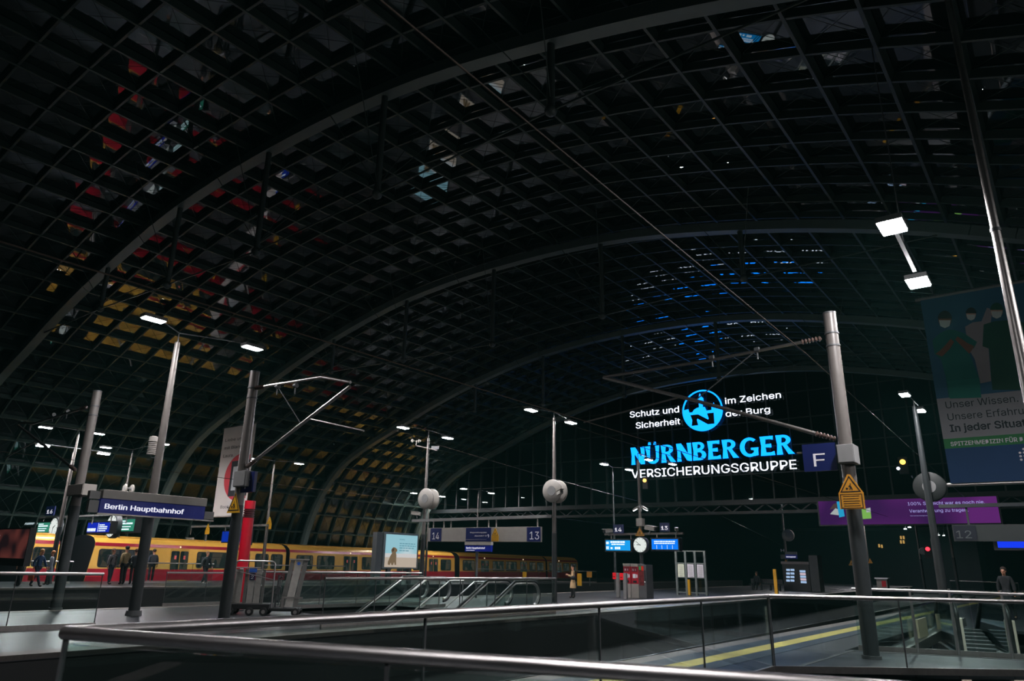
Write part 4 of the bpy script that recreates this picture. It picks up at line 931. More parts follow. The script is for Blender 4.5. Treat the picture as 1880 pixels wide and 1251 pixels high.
bl = flat(o, YB, 'cloth_blue', [(bx0, zb_), (bx1, zb_), (bx1, z3), (bx0, z3)], mat('banner_blue', '#0f3d6b', .7, 0, .06, 1), t)
mb = MB(o); mb.tube([(bx0-.15, YB+.02, zt+.03), (bx1+.2, YB+.02, zt+.03)], .06, 10); mb.build('top_bar', GREY, t, True)
mb = MB(o); mb.tube([(bx0-.1, YB+.02, zb_-.03), (bx1+.2, YB+.02, zb_-.03)], .06, 10); mb.build('bottom_bar', STEEL2, t, True)
mb = MB(o)
for xx in (bx0+.4, bx1-.4): mb.tube([(xx, YB+.02, zt), (xx, YB+.02, zt+.75)], .02, 6)
mb.build('suspension_cable', DARKPOLE, t)
mb = MB(o)
p = ony(1737, 750, YB); text_into(mb, 'Unser Wissen.', (p.x, YB-.012, p.z), XP, ZP, .42*kb, (ony(1870, 737, YB).x-p.x), 'l', .004)
p = ony(1741, 772, YB); text_into(mb, 'Unsere Erfahrung.', (p.x, YB-.012, p.z), XP, ZP, .42*kb, (ony(1870, 737, YB).x-p.x)*1.26, 'l', .004)
p = ony(1745, 793, YB); text_into(mb, 'In jeder Situation.', (p.x, YB-.012, p.z), XP, ZP, .42*kb, (ony(1870, 737, YB).x-p.x)*1.30, 'l', .004, .018)
mb.build('lettering', mat('banner_ink', '#1c2a30', .7, 0, .03, 4), t)
mb = MB(o); p = ony(1746, 819, YB); text_into(mb, 'SPITZENMEDIZIN FÜR D', (p.x, YB-.012, p.z), XP, ZP, .24*kb, (ony(1880, 810, YB).x-p.x), 'l', .004, .012); mb.build('lettering', WHITE, t)
mb = MB(o)
for i in range(7):
    for j in range(7):
        if (i-3)**2+(j-3)**2 < 13: mb.prism(circ(.036, 8, c=((-1.35+i*.14)*kb, 1.5+(4.25+j*.14)*kb)), (0, YB-.012, 0), XP, ZP, .004)
mb.build('dot_emblem', WHITE, bl)
def bp_(*pts): return [((ony(x, y, YB).x), ony(x, y, YB).z) for x, y in pts]
SKIN1 = mat('printed_skin_dark', '#7a4a34', .7, 0, .05, 3); SKIN2 = mat('printed_skin_light', '#caa38d', .7, 0, .05, 3); TEAL = mat('printed_teal', '#13685e', .7, 0, .08, 2); GOWN = mat('printed_green', '#0e4631', .7, 0, .08, 2); COAT = mat('printed_white_coat', '#968c90', .7, 0, .06, 2); MASK = mat('printed_mask', '#c9d3cc', .7, 0, .04, 3); HAIR = mat('printed_hair', '#171312', .7, 0, .05, 3)
def head(x, y, r, skin, hair, cap=None):
    e = [(x+r*math.cos(a), y+r*1.25*math.sin(a)) for a in [2*PI*k/20 for k in range(20)]]
    flat(o, YB, 'printed_face', bp_(*e), skin, cl, .024)
    flat(o, YB, 'printed_hair', bp_(*[(x+r*1.08*math.cos(a), y-.15*r+r*1.2*math.sin(a)) for a in [PI+PI*k/12 for k in range(13)]]), cap or hair, cl, .030)
    flat(o, YB, 'printed_mask', bp_((x-r*.9, y+r*.1), (x+r*.9, y+r*.1), (x+r*.7, y+r*1.0), (x, y+r*1.3), (x-r*.7, y+r*1.0)), MASK, cl, .030)
# woman in a white coat behind, man in teal in front, green gown at right, a partly hidden colleague
flat(o, YB, 'printed_coat', bp_((1772, 600), (1786, 592), (1802, 590), (1812, 565), (1822, 568), (1818, 600), (1815, 640), (1820, 700), (1800, 704), (1790, 660), (1778, 640)), COAT, cl, .012)
head(1783, 577, 9, SKIN2, HAIR)
flat(o, YB, 'printed_gown', bp_((1806, 596), (1826, 590), (1850, 588), (1880, 592), (1892, 640), (1888, 716), (1822, 716), (1816, 640), (1804, 636)), GOWN, cl, .018)
head(1830, 571, 11, SKIN2, HAIR, GOWN)
flat(o, YB, 'printed_scrubs', bp_((1712, 625), (1726, 612), (1738, 606), (1752, 606), (1770, 612), (1794, 628), (1788, 640), (1775, 636), (1796, 690), (1800, 728), (1742, 730), (1736, 690), (1728, 660), (1716, 650)), TEAL, cl, .020)
flat(o, YB, 'printed_arm', bp_((1718, 650), (1730, 655), (1745, 640), (1752, 628), (1746, 622), (1736, 634), (1726, 644)), SKIN1, cl, .034)
flat(o, YB, 'printed_arm', bp_((1789, 636), (1780, 650), (1766, 636), (1754, 624), (1758, 618), (1768, 624), (1776, 630)), SKIN1, cl, .034)
head(1735, 587, 12, SKIN1, HAIR)
flat(o, YB, 'printed_trousers', bp_((1740, 700), (1798, 694), (1802, 730), (1744, 732)), mat('printed_teal_dark', '#177566', .7, 0, .08, 2), cl, .026)
# left banner
YB2 = 24.8
t = thing('hanging_banner', (-41.9, YB2, 3.85), 'tall pale hanging banner with a red circle and a tablet at left', 'banner', 'hanging banners'); o = t.location
c2 = flat(o, YB2, 'cloth', [(-41.88, 3.85), (-38.35, 3.85), (-38.35, 9.35), (-41.88, 9.35)], mat('banner_pale', '#cdc6c0', .7, 0, .04, 1), t)
mb = MB(o); mb.tube([(-42, YB2+.02, 9.38), (-38.2, YB2+.02, 9.38)], .05, 10); mb.build('top_bar', DARKPOLE, t, True)
mb = MB(o); mb.tube([(-42, YB2+.02, 3.82), (-38.2, YB2+.02, 3.82)], .05, 10); mb.build('bottom_bar', LGREY, t, True)
mb = MB(o)
for xx in (-41.5, -38.8): mb.tube([(xx, YB2+.02, 9.4), (xx, YB2+.02, 11.4)], .02, 6)
mb.build('suspension_cable', DARKPOLE, t)
flat(o, YB2, 'red_circle', [(-39.35+1.75*math.cos(a), 6.15+1.45*math.sin(a)) for a in [2*PI*k/40 for k in range(40)] if -39.35+1.75*math.cos(a) < -38.36], mat('banner_red', '#c23a44', .7, 0, .05, 2), c2, .010)
flat(o, YB2, 'tablet', [(-40.45, 5.0), (-38.5, 5.0), (-38.5, 7.15), (-40.45, 7.15)], mat('printed_tablet', '#171b20', .6, 0, .05, 2), c2, .018)
flat(o, YB2, 'tablet_page', [(-40.2, 5.35), (-38.6, 5.35), (-38.6, 6.8), (-40.2, 6.8)], mat('printed_page', '#a9adb0', .6, 0, .05, 2), c2, .026)
mb = MB(o)
for s_, zz, wd in (('Liebe und', 8.45, 2.1), ('mit Bianca', 7.95, 2.2), ('Laura.', 7.45, 1.15)): text_into(mb, s_, (-41.55, YB2-.012, zz), XP, ZP, .27, wd, 'l', .003, .0)
text_into(mb, 'Book', (-41.1, YB2-.012, 4.3), XP, ZP, .26, .95, 'l', .003, .0); mb.build('lettering', INK, t)

# ------------------------------------------------------------------ purple lit billboard on the bridge beyond
YP_ = 52.2
p, q = ony(1503, 930, YP_), ony(1835, 945, YP_)
zt, zb_ = ony(1660, 916, YP_).z, ony(1660, 962, YP_).z
t = thing('billboard', ((p.x+q.x)/2, YP_, zb_), 'long purple lit billboard below the end wall at right', 'billboard'); o = t.location
mb = MB(o); mb.box((p.x-.1, YP_, zb_-.08), (q.x+.1, YP_+.25, zt+.08)); mb.build('case', BLACK, t)
cl = flat(o, YP_, 'poster', [(p.x, zb_), (q.x, zb_), (q.x, zt), (p.x, zt)], poster_glow('billboard_purple', (.045, .010, .085), (.13, .020, .18), .75), t)
def bpx(*pts): return [(ony(x, y, YP_).x, ony(x, y, YP_).z) for x, y in pts]
flat(o, YP_, 'printed_pack', bpx((1524, 944), (1534, 933), (1541, 936), (1540, 946)), glow('billboard_white', (.45, .5, .5), .8), cl, .018)
flat(o, YP_, 'printed_pack', bpx((1523, 936), (1530, 926), (1540, 922), (1540, 932)), glow('billboard_brown', (.08, .05, .05), .8), cl, .018)
flat(o, YP_, 'printed_pack', bpx((1536, 921), (1546, 920), (1551, 948), (1541, 950)), glow('billboard_cyan', (.02, .35, .62), .9), cl, .020)
flat(o, YP_, 'printed_pack', bpx((1582, 935), (1598, 934), (1600, 952), (1584, 953)), glow('billboard_lime', (.22, .5, .1), .8), cl, .020)
flat(o, YP_, 'printed_pack', bpx((1590, 934), (1598, 932), (1599, 940), (1591, 941)), glow('billboard_white', (.45, .5, .5), .8), cl, .026)
mb = MB(o)
line_on = lambda s, a, b, cap: line_on_y(mb, s, YP_-.012, a, b, cap, 0, .006)
line_on('100% So leicht war es noch nie,', (1667, 929), (1808, 923), 921); line_on('Verantwortung zu tragen.', (1670, 942), (1778, 938), 934); line_on('Verantwortungsvoll', (1671, 948), (1705, 947), 946)
mb.build('lettering', glow('billboard_text', (.42, .40, .85), .9), cl)
# ------------------------------------------------------------------ railings with glass
def railing(pts, zt, label, step=1.5, zb=0.0, r=.032, posts=True, ends=True):
    pts = [Vector((p[0], p[1], 0)) for p in pts]
    t = thing('glass_railing', (pts[0].x, pts[0].y, zb), label, 'railing', 'glass railings'); o = t.location
    mb = MB(o); mb.tube([p+ZP*zt for p in pts], r, 20); mb.build('handrail', STEEL, t, True)
    for a, b in zip(pts, pts[1:]):
        L = (b-a).length; n = max(1, round(L/step)); d = (b-a)/L; nn = Vector((-d.y, d.x, 0))*.006
        mb = MB(o); mb.beam(a+ZP*(zb+.05), b+ZP*(zb+.05), .05, .10); mb.build('base_shoe', STEEL2, t)
        for k in range(n):
            u, v = a+d*(L*k/n+.012), a+d*(L*(k+1)/n-.012)
            mb = MB(o); q = [u+ZP*(zb+.08), v+ZP*(zb+.08), v+ZP*(zt-.05), u+ZP*(zt-.05)]
            mb.add([p+nn for p in q]+[p-nn for p in q], [(0,1,2,3), (7,6,5,4), (0,4,5,1), (1,5,6,2), (2,6,7,3), (3,7,4,0)]); mb.build('glass_panel', GLASS, t)
        for k in range(n+1):
            if posts:
                u = a+d*min(max(L*k/n, .02), L-.02); mb = MB(o); mb.beam(u+ZP*(zb+.02), u+ZP*(zt-.02), .022, .014, d); mb.build('post', DARKPOLE, t)
    return t
P0, P1 = (-4.05, 1.68), (-4.03, 12.13)
railing([P0, P1], 1.115, 'near glass railing running away along the guide stripe', 2.6)
aM = g(1380, 1250, 1.115); aD = Vector((aM.x-P0[0], aM.y-P0[1]))
railing([P0, (P0[0]+aD.x*2.2, P0[1]+aD.y*2.2)], 1.115, 'nearest glass railing across the foot of the picture', 1.9)
cE = g(1880, 1105, 1.115); railing([P1, (cE.x+(cE.x-P1[0])*.5, cE.y+(cE.y-P1[1])*.5)], 1.115, 'glass railing at the far end of the near floor opening', 2.4)
l0 = g(1603, 1083, 1.18); l0 = ony(1603, 1083, 17.4); A_, B_ = Vector((-3.9, 16.95, 0)), Vector((2.0, 19.05, 0))
t = railing([A_, B_], 1.18, 'steel railing with upright posts beside the escalator opening at right', 2.2, r=.03, posts=False)
for px in (1679, 1752, 1849):
    # where the sight line crosses the line A_B_
    d = ray(px, 1150); e = B_-A_; k = (A_.x*e.y-A_.y*e.x)/(d.x*e.y-d.y*e.x); q = Vector((d.x*k, d.y*k, 0))
    mb = MB(t.location); mb.tube([q, q+ZP*1.24], [.035, .022], 12); mb.build('steel_post', STEEL, t, True)
D1 = (-16.55, 7.45); railing([(-16.8, 4.2), D1], 1.07, 'glass railing at the left edge before the far platform', 1.6)
railing([(-22.05, 11.8), (-22.15, 14.6)], .98, 'glass railing left of the tall grey mast', 1.4)
railing([(-22.3, 16.2), (-22.7, 22.5)], 1.0, 'glass railing along the edge of track 14 behind the lift', 2.0)
railing([(-13.55, 11.0), (-13.55, 20.4)], 1.08, 'long glass railing in front of the escalators', 1.6)
railing([(-19.55, 12.6), (-19.55, 20.4)], 1.08, 'long glass railing behind the escalators', 1.6)
railing([(-40, 14.2), (-40, 16.4)], 1.05, 'glass railing on the far platform before the train at left', 1.2)
railing([(-40.5, 19.2), (-40.5, 24.5)], 1.05, 'glass railing on the far platform behind the walking man', 1.5)
railing([(-39.8, 27.5), (-39.8, 34)], 1.05, 'glass railing on the far platform before the advertising box', 1.6)
railing([(-41.5, 50), (-36.5, 62)], 1.0, 'distant railing with pale posts behind the walking woman', 2.0)
railing([(-9.5, 76), (-4.3, 70)], 1.05, 'distant glass railing below the number 12 board', 1.8)

# ------------------------------------------------------------------ escalators and stair on platform 13 / 14
def escalator(x0, x1, ytop, yflat, ybot, zbot, label, sgn=1):
    """landing from yflat to ytop at platform level, then down to (ybot, zbot); sgn=-1 runs the other way"""
    t = thing('escalator', ((x0+x1)/2, yflat, 0), label, 'escalator', 'escalators'); o = t.location
    path = [(yflat+.95*sgn, 0), (yflat, 0), (ybot, zbot)]
    for x in (x0, x1):
        pts = [Vector((x, y, z+.98)) for y, z in path]
        e = pts[0]; arc = [e+Vector((0, sgn*.40*math.sin(a), -.40+.40*math.cos(a))) for a in [PI*k/10 for k in range(1, 11)]][::-1]
        mb = MB(o); mb.tube(arc+pts, .036, 12); mb.build('handrail', RUBBER, t, True)
        pts2 = [p-ZP*.07 for p in pts]; mb = MB(o); mb.tube([e+Vector((0, sgn*.33*math.sin(a), -.40+.33*math.cos(a))) for a in [PI*k/10 for k in range(1, 11)]][::-1]+pts2, .05, 10); mb.build('rail_profile', STEEL, t, True)
        mb = MB(o); q = [(y, z) for y, z in path]
        for (ya, za_), (yb, zb_) in zip(q, q[1:]):
            V = [(x-.006, ya, za_+.1), (x-.006, yb, zb_+.1), (x-.006, yb, zb_+.9), (x-.006, ya, za_+.9)]; V += [(x+.006, b, c) for _, b, c in V]
            mb.add(V, [(0,1,2,3), (7,6,5,4), (0,4,5,1), (1,5,6,2), (2,6,7,3), (3,7,4,0)])
        mb.build('glass_side', GLASS, t)
        s = .09 if x == x1 else -.09
        mb = MB(o)
        for (ya, za_), (yb, zb_) in zip(q, q[1:]): mb.beam((x+s*.3, ya, za_+.02), (x+s*.3, yb, zb_+.02), .20, .18)
        mb.build('skirt', STEEL2, t)
    mb = MB(o); n = int(abs(ybot-yflat)/.4); dy = (ybot-yflat)/n; dz = zbot/n
    for k in range(n): y = yflat+dy*k; z = dz*(k+1); mb.box((x0+.12, y, z-.35), (x1-.12, y+dy, z-.02))
    mb.build('steps', mat('step_metal', '#4a4d4e', .45, .7, .15, 20), t)
    mb = MB(o); mb.box((x0+.1, yflat, -.04), (x1-.1, yflat+.95*sgn, -.005)); mb.build('comb_plate', STEEL2, t)
escalator(-19.0, -17.9, 0, 18.9, 11.5, -4.1, 'left escalator beside the stairs on platform 14')
escalator(-15.15, -14.05, 0, 18.9, 11.5, -4.1, 'right escalator beside the stairs on platform 13')
t = thing('staircase', (-16.5, 18.6, 0), 'fixed stairs with steel handrails between the two escalators', 'stairs'); o = t.location
mb = MB(o)
for k in range(14): mb.box((-17.6, 18.6-.33*k, -.18*(k+1)-.3), (-15.4, 18.6-.33*(k+1), -.18*(k+1)))
mb.build('steps', mat('stone_steps', '#77787a', .5, 0, .1, 4), t)
for x in (-17.55, -16.5, -15.45):
    mb = MB(o); mb.tube([(x, 19.3, .92), (x, 18.6, .92), (x, 13.9, .92-2.56)], .025, 10)
    mb.tube([(x, 19.25, .92), (x, 19.25, 0)], .02, 8); mb.tube([(x, 16.2, .92-1.3), (x, 16.2, -1.4)], .02, 8); mb.build('handrail', STEEL, t, True)
# escalators at right, seen end on through the glass
def escalator_end(px, py, label, s=1.0):
    b = g(px, py); t = thing('escalator', (b.x, b.y+.12, 0), label, 'escalator', 'escalators'); o = t.location
    d = Vector((-.25, 1, 0)).normalized(); n = Vector((d.y, -d.x, 0)); B = Vector(o)
    for i, off in enumerate((0, .95)):
        c = B+n*off
        mb = MB(o); mb.beam(c-ZP*1.2, c+ZP*.62, .19*s, .07, d); mb.build('newel', mat('satin_newel', '#d8c8b8', .35, .2, .05, 6), t, bevel=.02)
        arc = [c+d*(.28-.28*math.cos(a))+ZP*(.62+.28*math.sin(a)) for a in [PI/2*k/6 for k in range(7)]]
        mb = MB(o); mb.tube([c+ZP*-.1]+arc+[c+d*3+ZP*.9, c+d*7-ZP*1.4], .055, 12); mb.build('handrail', RUBBER, t, True)
        mb = MB(o); q = [c+d*.1-ZP*.4, c+d*3-ZP*.4, c+d*7-ZP*2.8, c+d*7-ZP*1.5, c+d*3+ZP*.82, c+d*.3+ZP*.82]
        mb.add([p+n*.006 for p in q]+[p-n*.006 for p in q], [(0,1,2,3,4,5), (11,10,9,8,7,6)]+[(i_, (i_+1) % 6, 6+(i_+1) % 6, 6+i_) for i_ in range(6)]); mb.build('glass_side', GLASS, t)
        mb = MB(o); mb.beam(c-n*.10-ZP*.35+d*.05, c-n*.10-ZP*.35+d*3, .08, .5); mb.build('skirt', STEEL2, t)
    mb = MB(o)
    for k in range(9): mb.beam(B+n*.1+d*(.3+.36*k)-ZP*(.25-.0*k)+ZP*(-.10+.06*k), B+n*.86+d*(.3+.36*k)-ZP*(.25)+ZP*(-.10+.06*k), .36, .18)
    mb.build('steps', mat('step_metal'), t)
escalator_end(1764, 1191, 'escalator with bright steel newels at the lower right')
t = thing('escalator_truss', (-3.6, 17.6, 0), 'sloping glass side with pale cladding panels left of the escalator newels', 'escalator side'); o = t.location
mb = MB(o); mb.beam((-3.75, 17.4, -.35), (-3.1, 25.5, .25), .30, .22); mb.build('sloping_base', STEEL2, t)
mb = MB(o); mb.add([(-3.80, 17.4, -.3), (-3.15, 25.5, .3), (-3.15, 25.5, 1.0), (-3.80, 17.4, .45), (-3.788, 17.4, -.3), (-3.138, 25.5, .3), (-3.138, 25.5, 1.0), (-3.788, 17.4, .45)], [(0,1,2,3), (7,6,5,4), (0,4,5,1), (1,5,6,2), (2,6,7,3), (3,7,4,0)]); mb.build('glass_side', GLASS, t)
for a, b in ((.42, .52), (.66, .70)):
    y0, y1 = 17.4+8.1*a, 17.4+8.1*b; x0, x1 = -3.7+.65*a, -3.7+.65*b
    mb = MB(o); mb.beam((x0, y0, .12+.3*a), (x1, y1, .12+.3*b), .05, .42); mb.build('cladding_panel', mat('pale_cladding', '#b5a78d', .5, .1, .05, 4), t)

# ------------------------------------------------------------------ red column
t = thing('information_column', (-19.45, 12.7, 0), 'red round column beside the luggage lift', 'column'); o = t.location
mb = MB(o); mb.tube([(-19.45, 12.7, 0), (-19.45, 12.7, 2.62)], .16, 28); mb.build('body', RED, t, True)
mb = MB(o); mb.tube([(-19.45, 12.7, 2.88), (-19.45, 12.7, 3.12)], .16, 28); mb.build('cap', RED, t, True)
mb = MB(o); pr = []
for k in range(4): z = 2.62+k*.065; pr += [(.165, z), (.165, z+.035), (.14, z+.037), (.14, z+.063)]
mb.lathe(pr, (-19.45, 12.7, 0), 'z', 28); mb.build('louvre_band', mat('louvre_dark', '#4a0f16', .5, 0, .1, 5), t)
mb = MB(o); mb.lathe([(.162, 1.12), (.165, 1.13), (.165, 1.22), (.162, 1.23)], (-19.45, 12.7, 0), 'z', 28); mb.build('collar', RED, t)
mb = MB(o); mb.beam((-19.33, 12.55, 1.14), (-19.27, 12.62, 1.14), .02, .10); mb.build('label_plate', WHITE, t)
mb = MB(o); mb.lathe([(.20, 0), (.20, .04), (.17, .05)], (-19.45, 12.7, 0), 'z', 28); mb.build('base', DARKPOLE, t)
# ------------------------------------------------------------------ mobile boarding lift
t = thing('boarding_lift', (-17.75, 12.45, 0), 'mobile aluminium boarding lift with number 2 plate', 'lift', None, math.radians(46))
ALU = mat('aluminium_panel', '#a5a39c', .45, .55, .1, 9); ALU2 = mat('aluminium_dark', '#6d6d69', .5, .5, .12, 9)
mb = MB(); mb.box((-.95, -.35, .16), (.15, .35, .30)); mb.box((.15, -.32, .12), (.95, .32, .20)); mb.build('chassis', RUBBER, t, bevel=.02)
for x, y in ((-.85, -.36), (-.35, -.36), (.02, -.36), (.85, -.34), (-.85, .36), (.02, .36), (.85, .34)):
    mb = MB(); mb.lathe([(.07, -.045), (.105, -.04), (.105, .04), (.07, .045)], (x, y, .106), 'y', 20); w_ = mb.build('wheel', RUBBER, t, True)
    mb = MB(); mb.lathe([(.05, -.05), (.05, .05)], (x, y, .106), 'y', 14); mb.build('wheel_hub', STEEL2, w_)
for x0, x1, m in ((-.86, -.66, ALU), (-.60, -.52, ALU2), (-.50, -.34, ALU), (-.32, -.16, ALU), (-.13, -.06, ALU2)):
    mb = MB(); mb.box((x0, -.18, .30), (x1, -.12, 1.18)); mb.build('mast_panel', m, t, bevel=.008)
mb = MB(); mb.box((-.50, -.20, 1.10), (-.30, -.17, 1.24)); mb.build('blue_label', mat('label_blue', '#2a62c0', .5, 0, .05, 4), t)
pl = MB(); pl.box((-.47, -.21, .90), (-.33, -.185, 1.08)); pl = pl.build('number_plate', mat('plate_navy', '#11163c', .5, 0, .05, 4), t)
mb = MB(); text_into(mb, '2', (-.40, -.212, .93), XP, ZP, .12, .07, 'c', .004); mb.build('number', WHITE, pl)
mb = MB(); R = .10
hp = [(-.92, -.25, .30), (-.86, -.25, 1.30)] + [(-.86+R-R*math.cos(a), -.25, 1.30+R*math.sin(a)) for a in [PI/2*k/4 for k in range(1, 5)]] + [(.18-R+R*math.sin(a), -.25, 1.30+R*math.cos(a)) for a in [PI/2*k/4 for k in range(0, 5)]] + [(.20, -.25, .2)]
mb.tube(hp, .022, 10); mb.build('guard_frame', STEEL, t, True)
mb = MB(); mb.tube([(-.86, -.25, 1.22), (-.2, -.25, 1.22)], .016, 8); mb.tube([(-.88, -.25, 1.14), (.18, -.25, .92)], .012, 8); mb.build('guard_bar', STEEL, t, True)
mb = MB(); mb.tube([(.26, -.1, .2), (.30, -.1, 1.05)], .03, 10); mb.beam((.26, -.12, .55), (.34, -.12, .75), .08, .10); mb.tube([(.30, -.1, .95), (.40, -.16, 1.0)], .018, 8); mb.build('crank', DARKPOLE, t, True)
for a, b, m in ((.50, .62, ALU2), (.64, .84, ALU), (.86, .98, ALU2)):     # the folded ramp leans back
    mb = MB(); mb.add([(a-.12, -.10, .22), (b-.12, -.10, .22), (b+.05, .02, 1.46), (a+.05, .02, 1.46), (a-.12, -.05, .22), (b-.12, -.05, .22), (b+.05, .07, 1.46), (a+.05, .07, 1.46)], [(0,1,2,3), (7,6,5,4), (0,4,5,1), (1,5,6,2), (2,6,7,3), (3,7,4,0)]); mb.build('ramp_panel', m, t)
mb = MB(); mb.box((.52, -.02, 1.45), (1.05, .09, 1.485)); mb.build('ramp_lip', LGREY, t)
mb = MB(); mb.prism(circ(.045, 14, c=(.78, 1.36)), (0, .0, 0), XP, ZP, .012); mb.build('round_label', mat('label_blue'), t)
mb = MB(); mb.box((.45, -.28, .45), (1.0, -.22, .49)); mb.box((.45, -.28, .20), (.5, -.22, .45)); mb.build('step_bar', STEEL2, t)

# ------------------------------------------------------------------ ticket machines and validators
YT = 34.4
def txb(px, Y=YT): return ony(px, 1060, Y).x
for i, (a, b, lab) in enumerate(((1144.5, 1157.5, 'left red ticket machine under the clock'), (1158.5, 1172, 'right red ticket machine under the clock'))):
    x0, x1 = txb(a), txb(b); t = thing('ticket_machine', ((x0+x1)/2, YT+.35, 0), lab, 'ticket machine', 'ticket machines'); o = t.location
    mb = MB(o); mb.box((x0, YT, 0), (x1, YT+.7, .68)); mb.build('lower_body', LGREY, t, bevel=.012)
    mb = MB(o); mb.box((x0, YT+.02, .68), (x1, YT+.7, 1.52)); up_ = mb.build('upper_body', mat('machine_red', '#b3142c', .4, 0, .05, 5), t, bevel=.012)
    mb = MB(o); mb.box((x0, YT-.02, 1.52), (x1, YT+.7, 1.66)); mb.build('top_cover', LGREY, t, bevel=.012)
    mb = MB(o); mb.box((x0+.10, YT-.0, .96), (x0+.26, YT+.03, 1.16)); mb.box((x0+.30, YT, .98), (x1-.06, YT+.03, 1.14)); mb.build('screen', glow('machine_screen', (.7, .7, .75), .5), up_)
    mb = MB(o); mb.box((x0+.05, YT+.005, 1.26), (x1-.05, YT+.02, 1.50)); fr_ = mb.build('header', mat('machine_dark_red', '#6d0f20', .4, 0, .05, 5), up_)
    mb = MB(o); text_into(mb, 'S', (x0+.08, YT, 1.32), XP, ZP, .12, .09, 'l', .004, .01); text_into(mb, '1', (x0+.24, YT, 1.32), XP, ZP, .12, .05, 'l', .004, .01); mb.build('lettering', WHITE, fr_)
    mb = MB(o); mb.box((x0+.12, YT-.01, .74), (x1-.12, YT+.02, .84)); mb.build('ticket_tray', BLACK, up_)
x0, x1 = txb(1172.5), txb(1186.5); t = thing('vending_machine', ((x0+x1)/2, YT+.35, 0), 'dark snack vending machine right of the red ticket machines', 'vending machine'); o = t.location
mb = MB(o); mb.box((x0, YT, 0), (x1, YT+.75, 1.62)); mb.build('body', mat('vending_grey', '#5a5c5e', .45, .1, .06, 5), t, bevel=.015)
mb = MB(o); mb.box((x0+.03, YT-.015, .62), (x0+.30, YT, 1.56)); fr_ = mb.build('front_picture', mat('vending_picture', '#6a1a1e', .4, 0, .6, 5), t)
mb = MB(o); mb.box((x0+.04, YT-.02, 1.36), (x0+.16, YT-.01, 1.54)); mb.build('green_patch', glow('vending_green', (.05, .3, .1), .5), fr_); mb = MB(o); mb.box((x0+.17, YT-.02, 1.34), (x0+.29, YT-.01, 1.55)); mb.build('red_patch', glow('vending_red', (.6, .03, .02), .6), fr_)
mb = MB(o); mb.box((x0+.33, YT-.015, .8), (x1-.03, YT, 1.35)); mb.build('keypad', BLACK, t); mb = MB(o); mb.ball((x1-.08, YT-.02, .80), .02, 8, 5); mb.build('indicator', glow('white_dot', (1, 1, 1), 2), t)
for px, yb, w_, lab in ((1135.5, 1097, 6, 'grey ticket validator post left of the red machines'), (1149, 1100, 6.5, 'grey ticket validator post in front of the left red machine')):
    b = g(px, yb) if px < 1140 else ony(px, 1099, 33.0); t = thing('ticket_validator', (b.x, b.y, 0), lab, 'ticket validator', 'ticket validators'); o = t.location; hw = .085
    mb = MB(o); mb.box((b.x-hw, b.y-.08, 0), (b.x+hw, b.y+.08, 1.2)); mb.build('post', GREY, t, bevel=.01)
    mb = MB(o); mb.box((b.x-hw-.16, b.y-.12, .88), (b.x-hw+.02, b.y+.06, 1.2)); h = mb.build('stamp_box', glow('validator_red', (.75, .02, .03), .7), t, bevel=.01)
    mb = MB(o); mb.box((b.x-hw-.12, b.y-.13, .98), (b.x-hw-.02, b.y-.12, 1.02)); mb.build('slot', BLACK, h)
# timetable case
YC = 42.0; x0, x1 = ony(1243, 1060, YC).x, ony(1296, 1060, YC).x
t = thing('timetable_case', ((x0+x1)/2, YC, 0), 'grey timetable case with three lit paper sheets', 'timetable'); o = t.location; W_ = (x1-x0)/3; H_ = ony(1270, 1011, YC).z
for k in range(4): mb = MB(o); mb.box((x0+W_*k-.06, YC-.06, 0), (x0+W_*k+.06, YC+.06, H_)); mb.build('post', mat('case_post', '#6e7674', .45, .3, .05, 5), t)
for z in (H_-.06, H_*.70, H_*.38, .12): mb = MB(o); mb.box((x0, YC-.045, z), (x1, YC+.045, z+.06)); mb.build('cross_bar', mat('case_post'), t)
for k in range(3):
    mb = MB(o); mb.box((x0+W_*k+.10, YC-.05, H_*.40), (x0+W_*(k+1)-.10, YC-.03, H_*.69)); s = mb.build('paper_sheet', mat('paper_%d' % k, ('#c8cdb8', '#c9c4cc', '#bdb9c0')[k], .6, 0, .1, 8, emit=.12), t)
    mb = MB(o)
    for j in range(9): mb.box((x0+W_*k+.18, YC-.054, H_*(.42+.028*j)), (x0+W_*(k+1)-.18, YC-.05, H_*(.42+.028*j)+.02))
    mb.build('print_lines', mat('print_grey', '#8f8f88', .6), s)
    mb = MB(o); mb.box((x0+W_*k+.08, YC-.01, .2), (x0+W_*(k+1)-.08, YC+.01, H_*.38)); mb.build('glass_panel', GLASS, t)
    mb = MB(o); mb.box((x0+W_*k+.08, YC-.01, H_*.73), (x0+W_*(k+1)-.08, YC+.01, H_-.06)); mb.build('glass_panel', GLASS, t)
def bollard(px, yb, yt, w_, Y, label):
    b = ony(px, yb, Y); T_ = ony(px, yt, Y); hw = w_/2*(ony(px+1, yb, Y).x-b.x)
    t = thing('yellow_post', (b.x, Y, 0), label, 'post', 'yellow posts'); o = t.location
    mb = MB(o); mb.box((b.x-hw, Y-.06, 0), (b.x+hw, Y+.06, T_.z)); mb.build('body', YELLOW, t, bevel=.01); mb = MB(o); mb.box((b.x-hw*1.3, Y-.09, 0), (b.x+hw*1.3, Y+.09, .04)); mb.build('foot', DARKPOLE, t)
bollard(1266, 1088, 1064, 4, 41.2, 'short yellow post in front of the timetable case')
bollard(1426, 1091, 1045, 6, 50.0, 'tall yellow post in front of the bench')
bollard(1064, 1072, 1053, 7, 49.0, 'orange yellow post behind the walking woman')
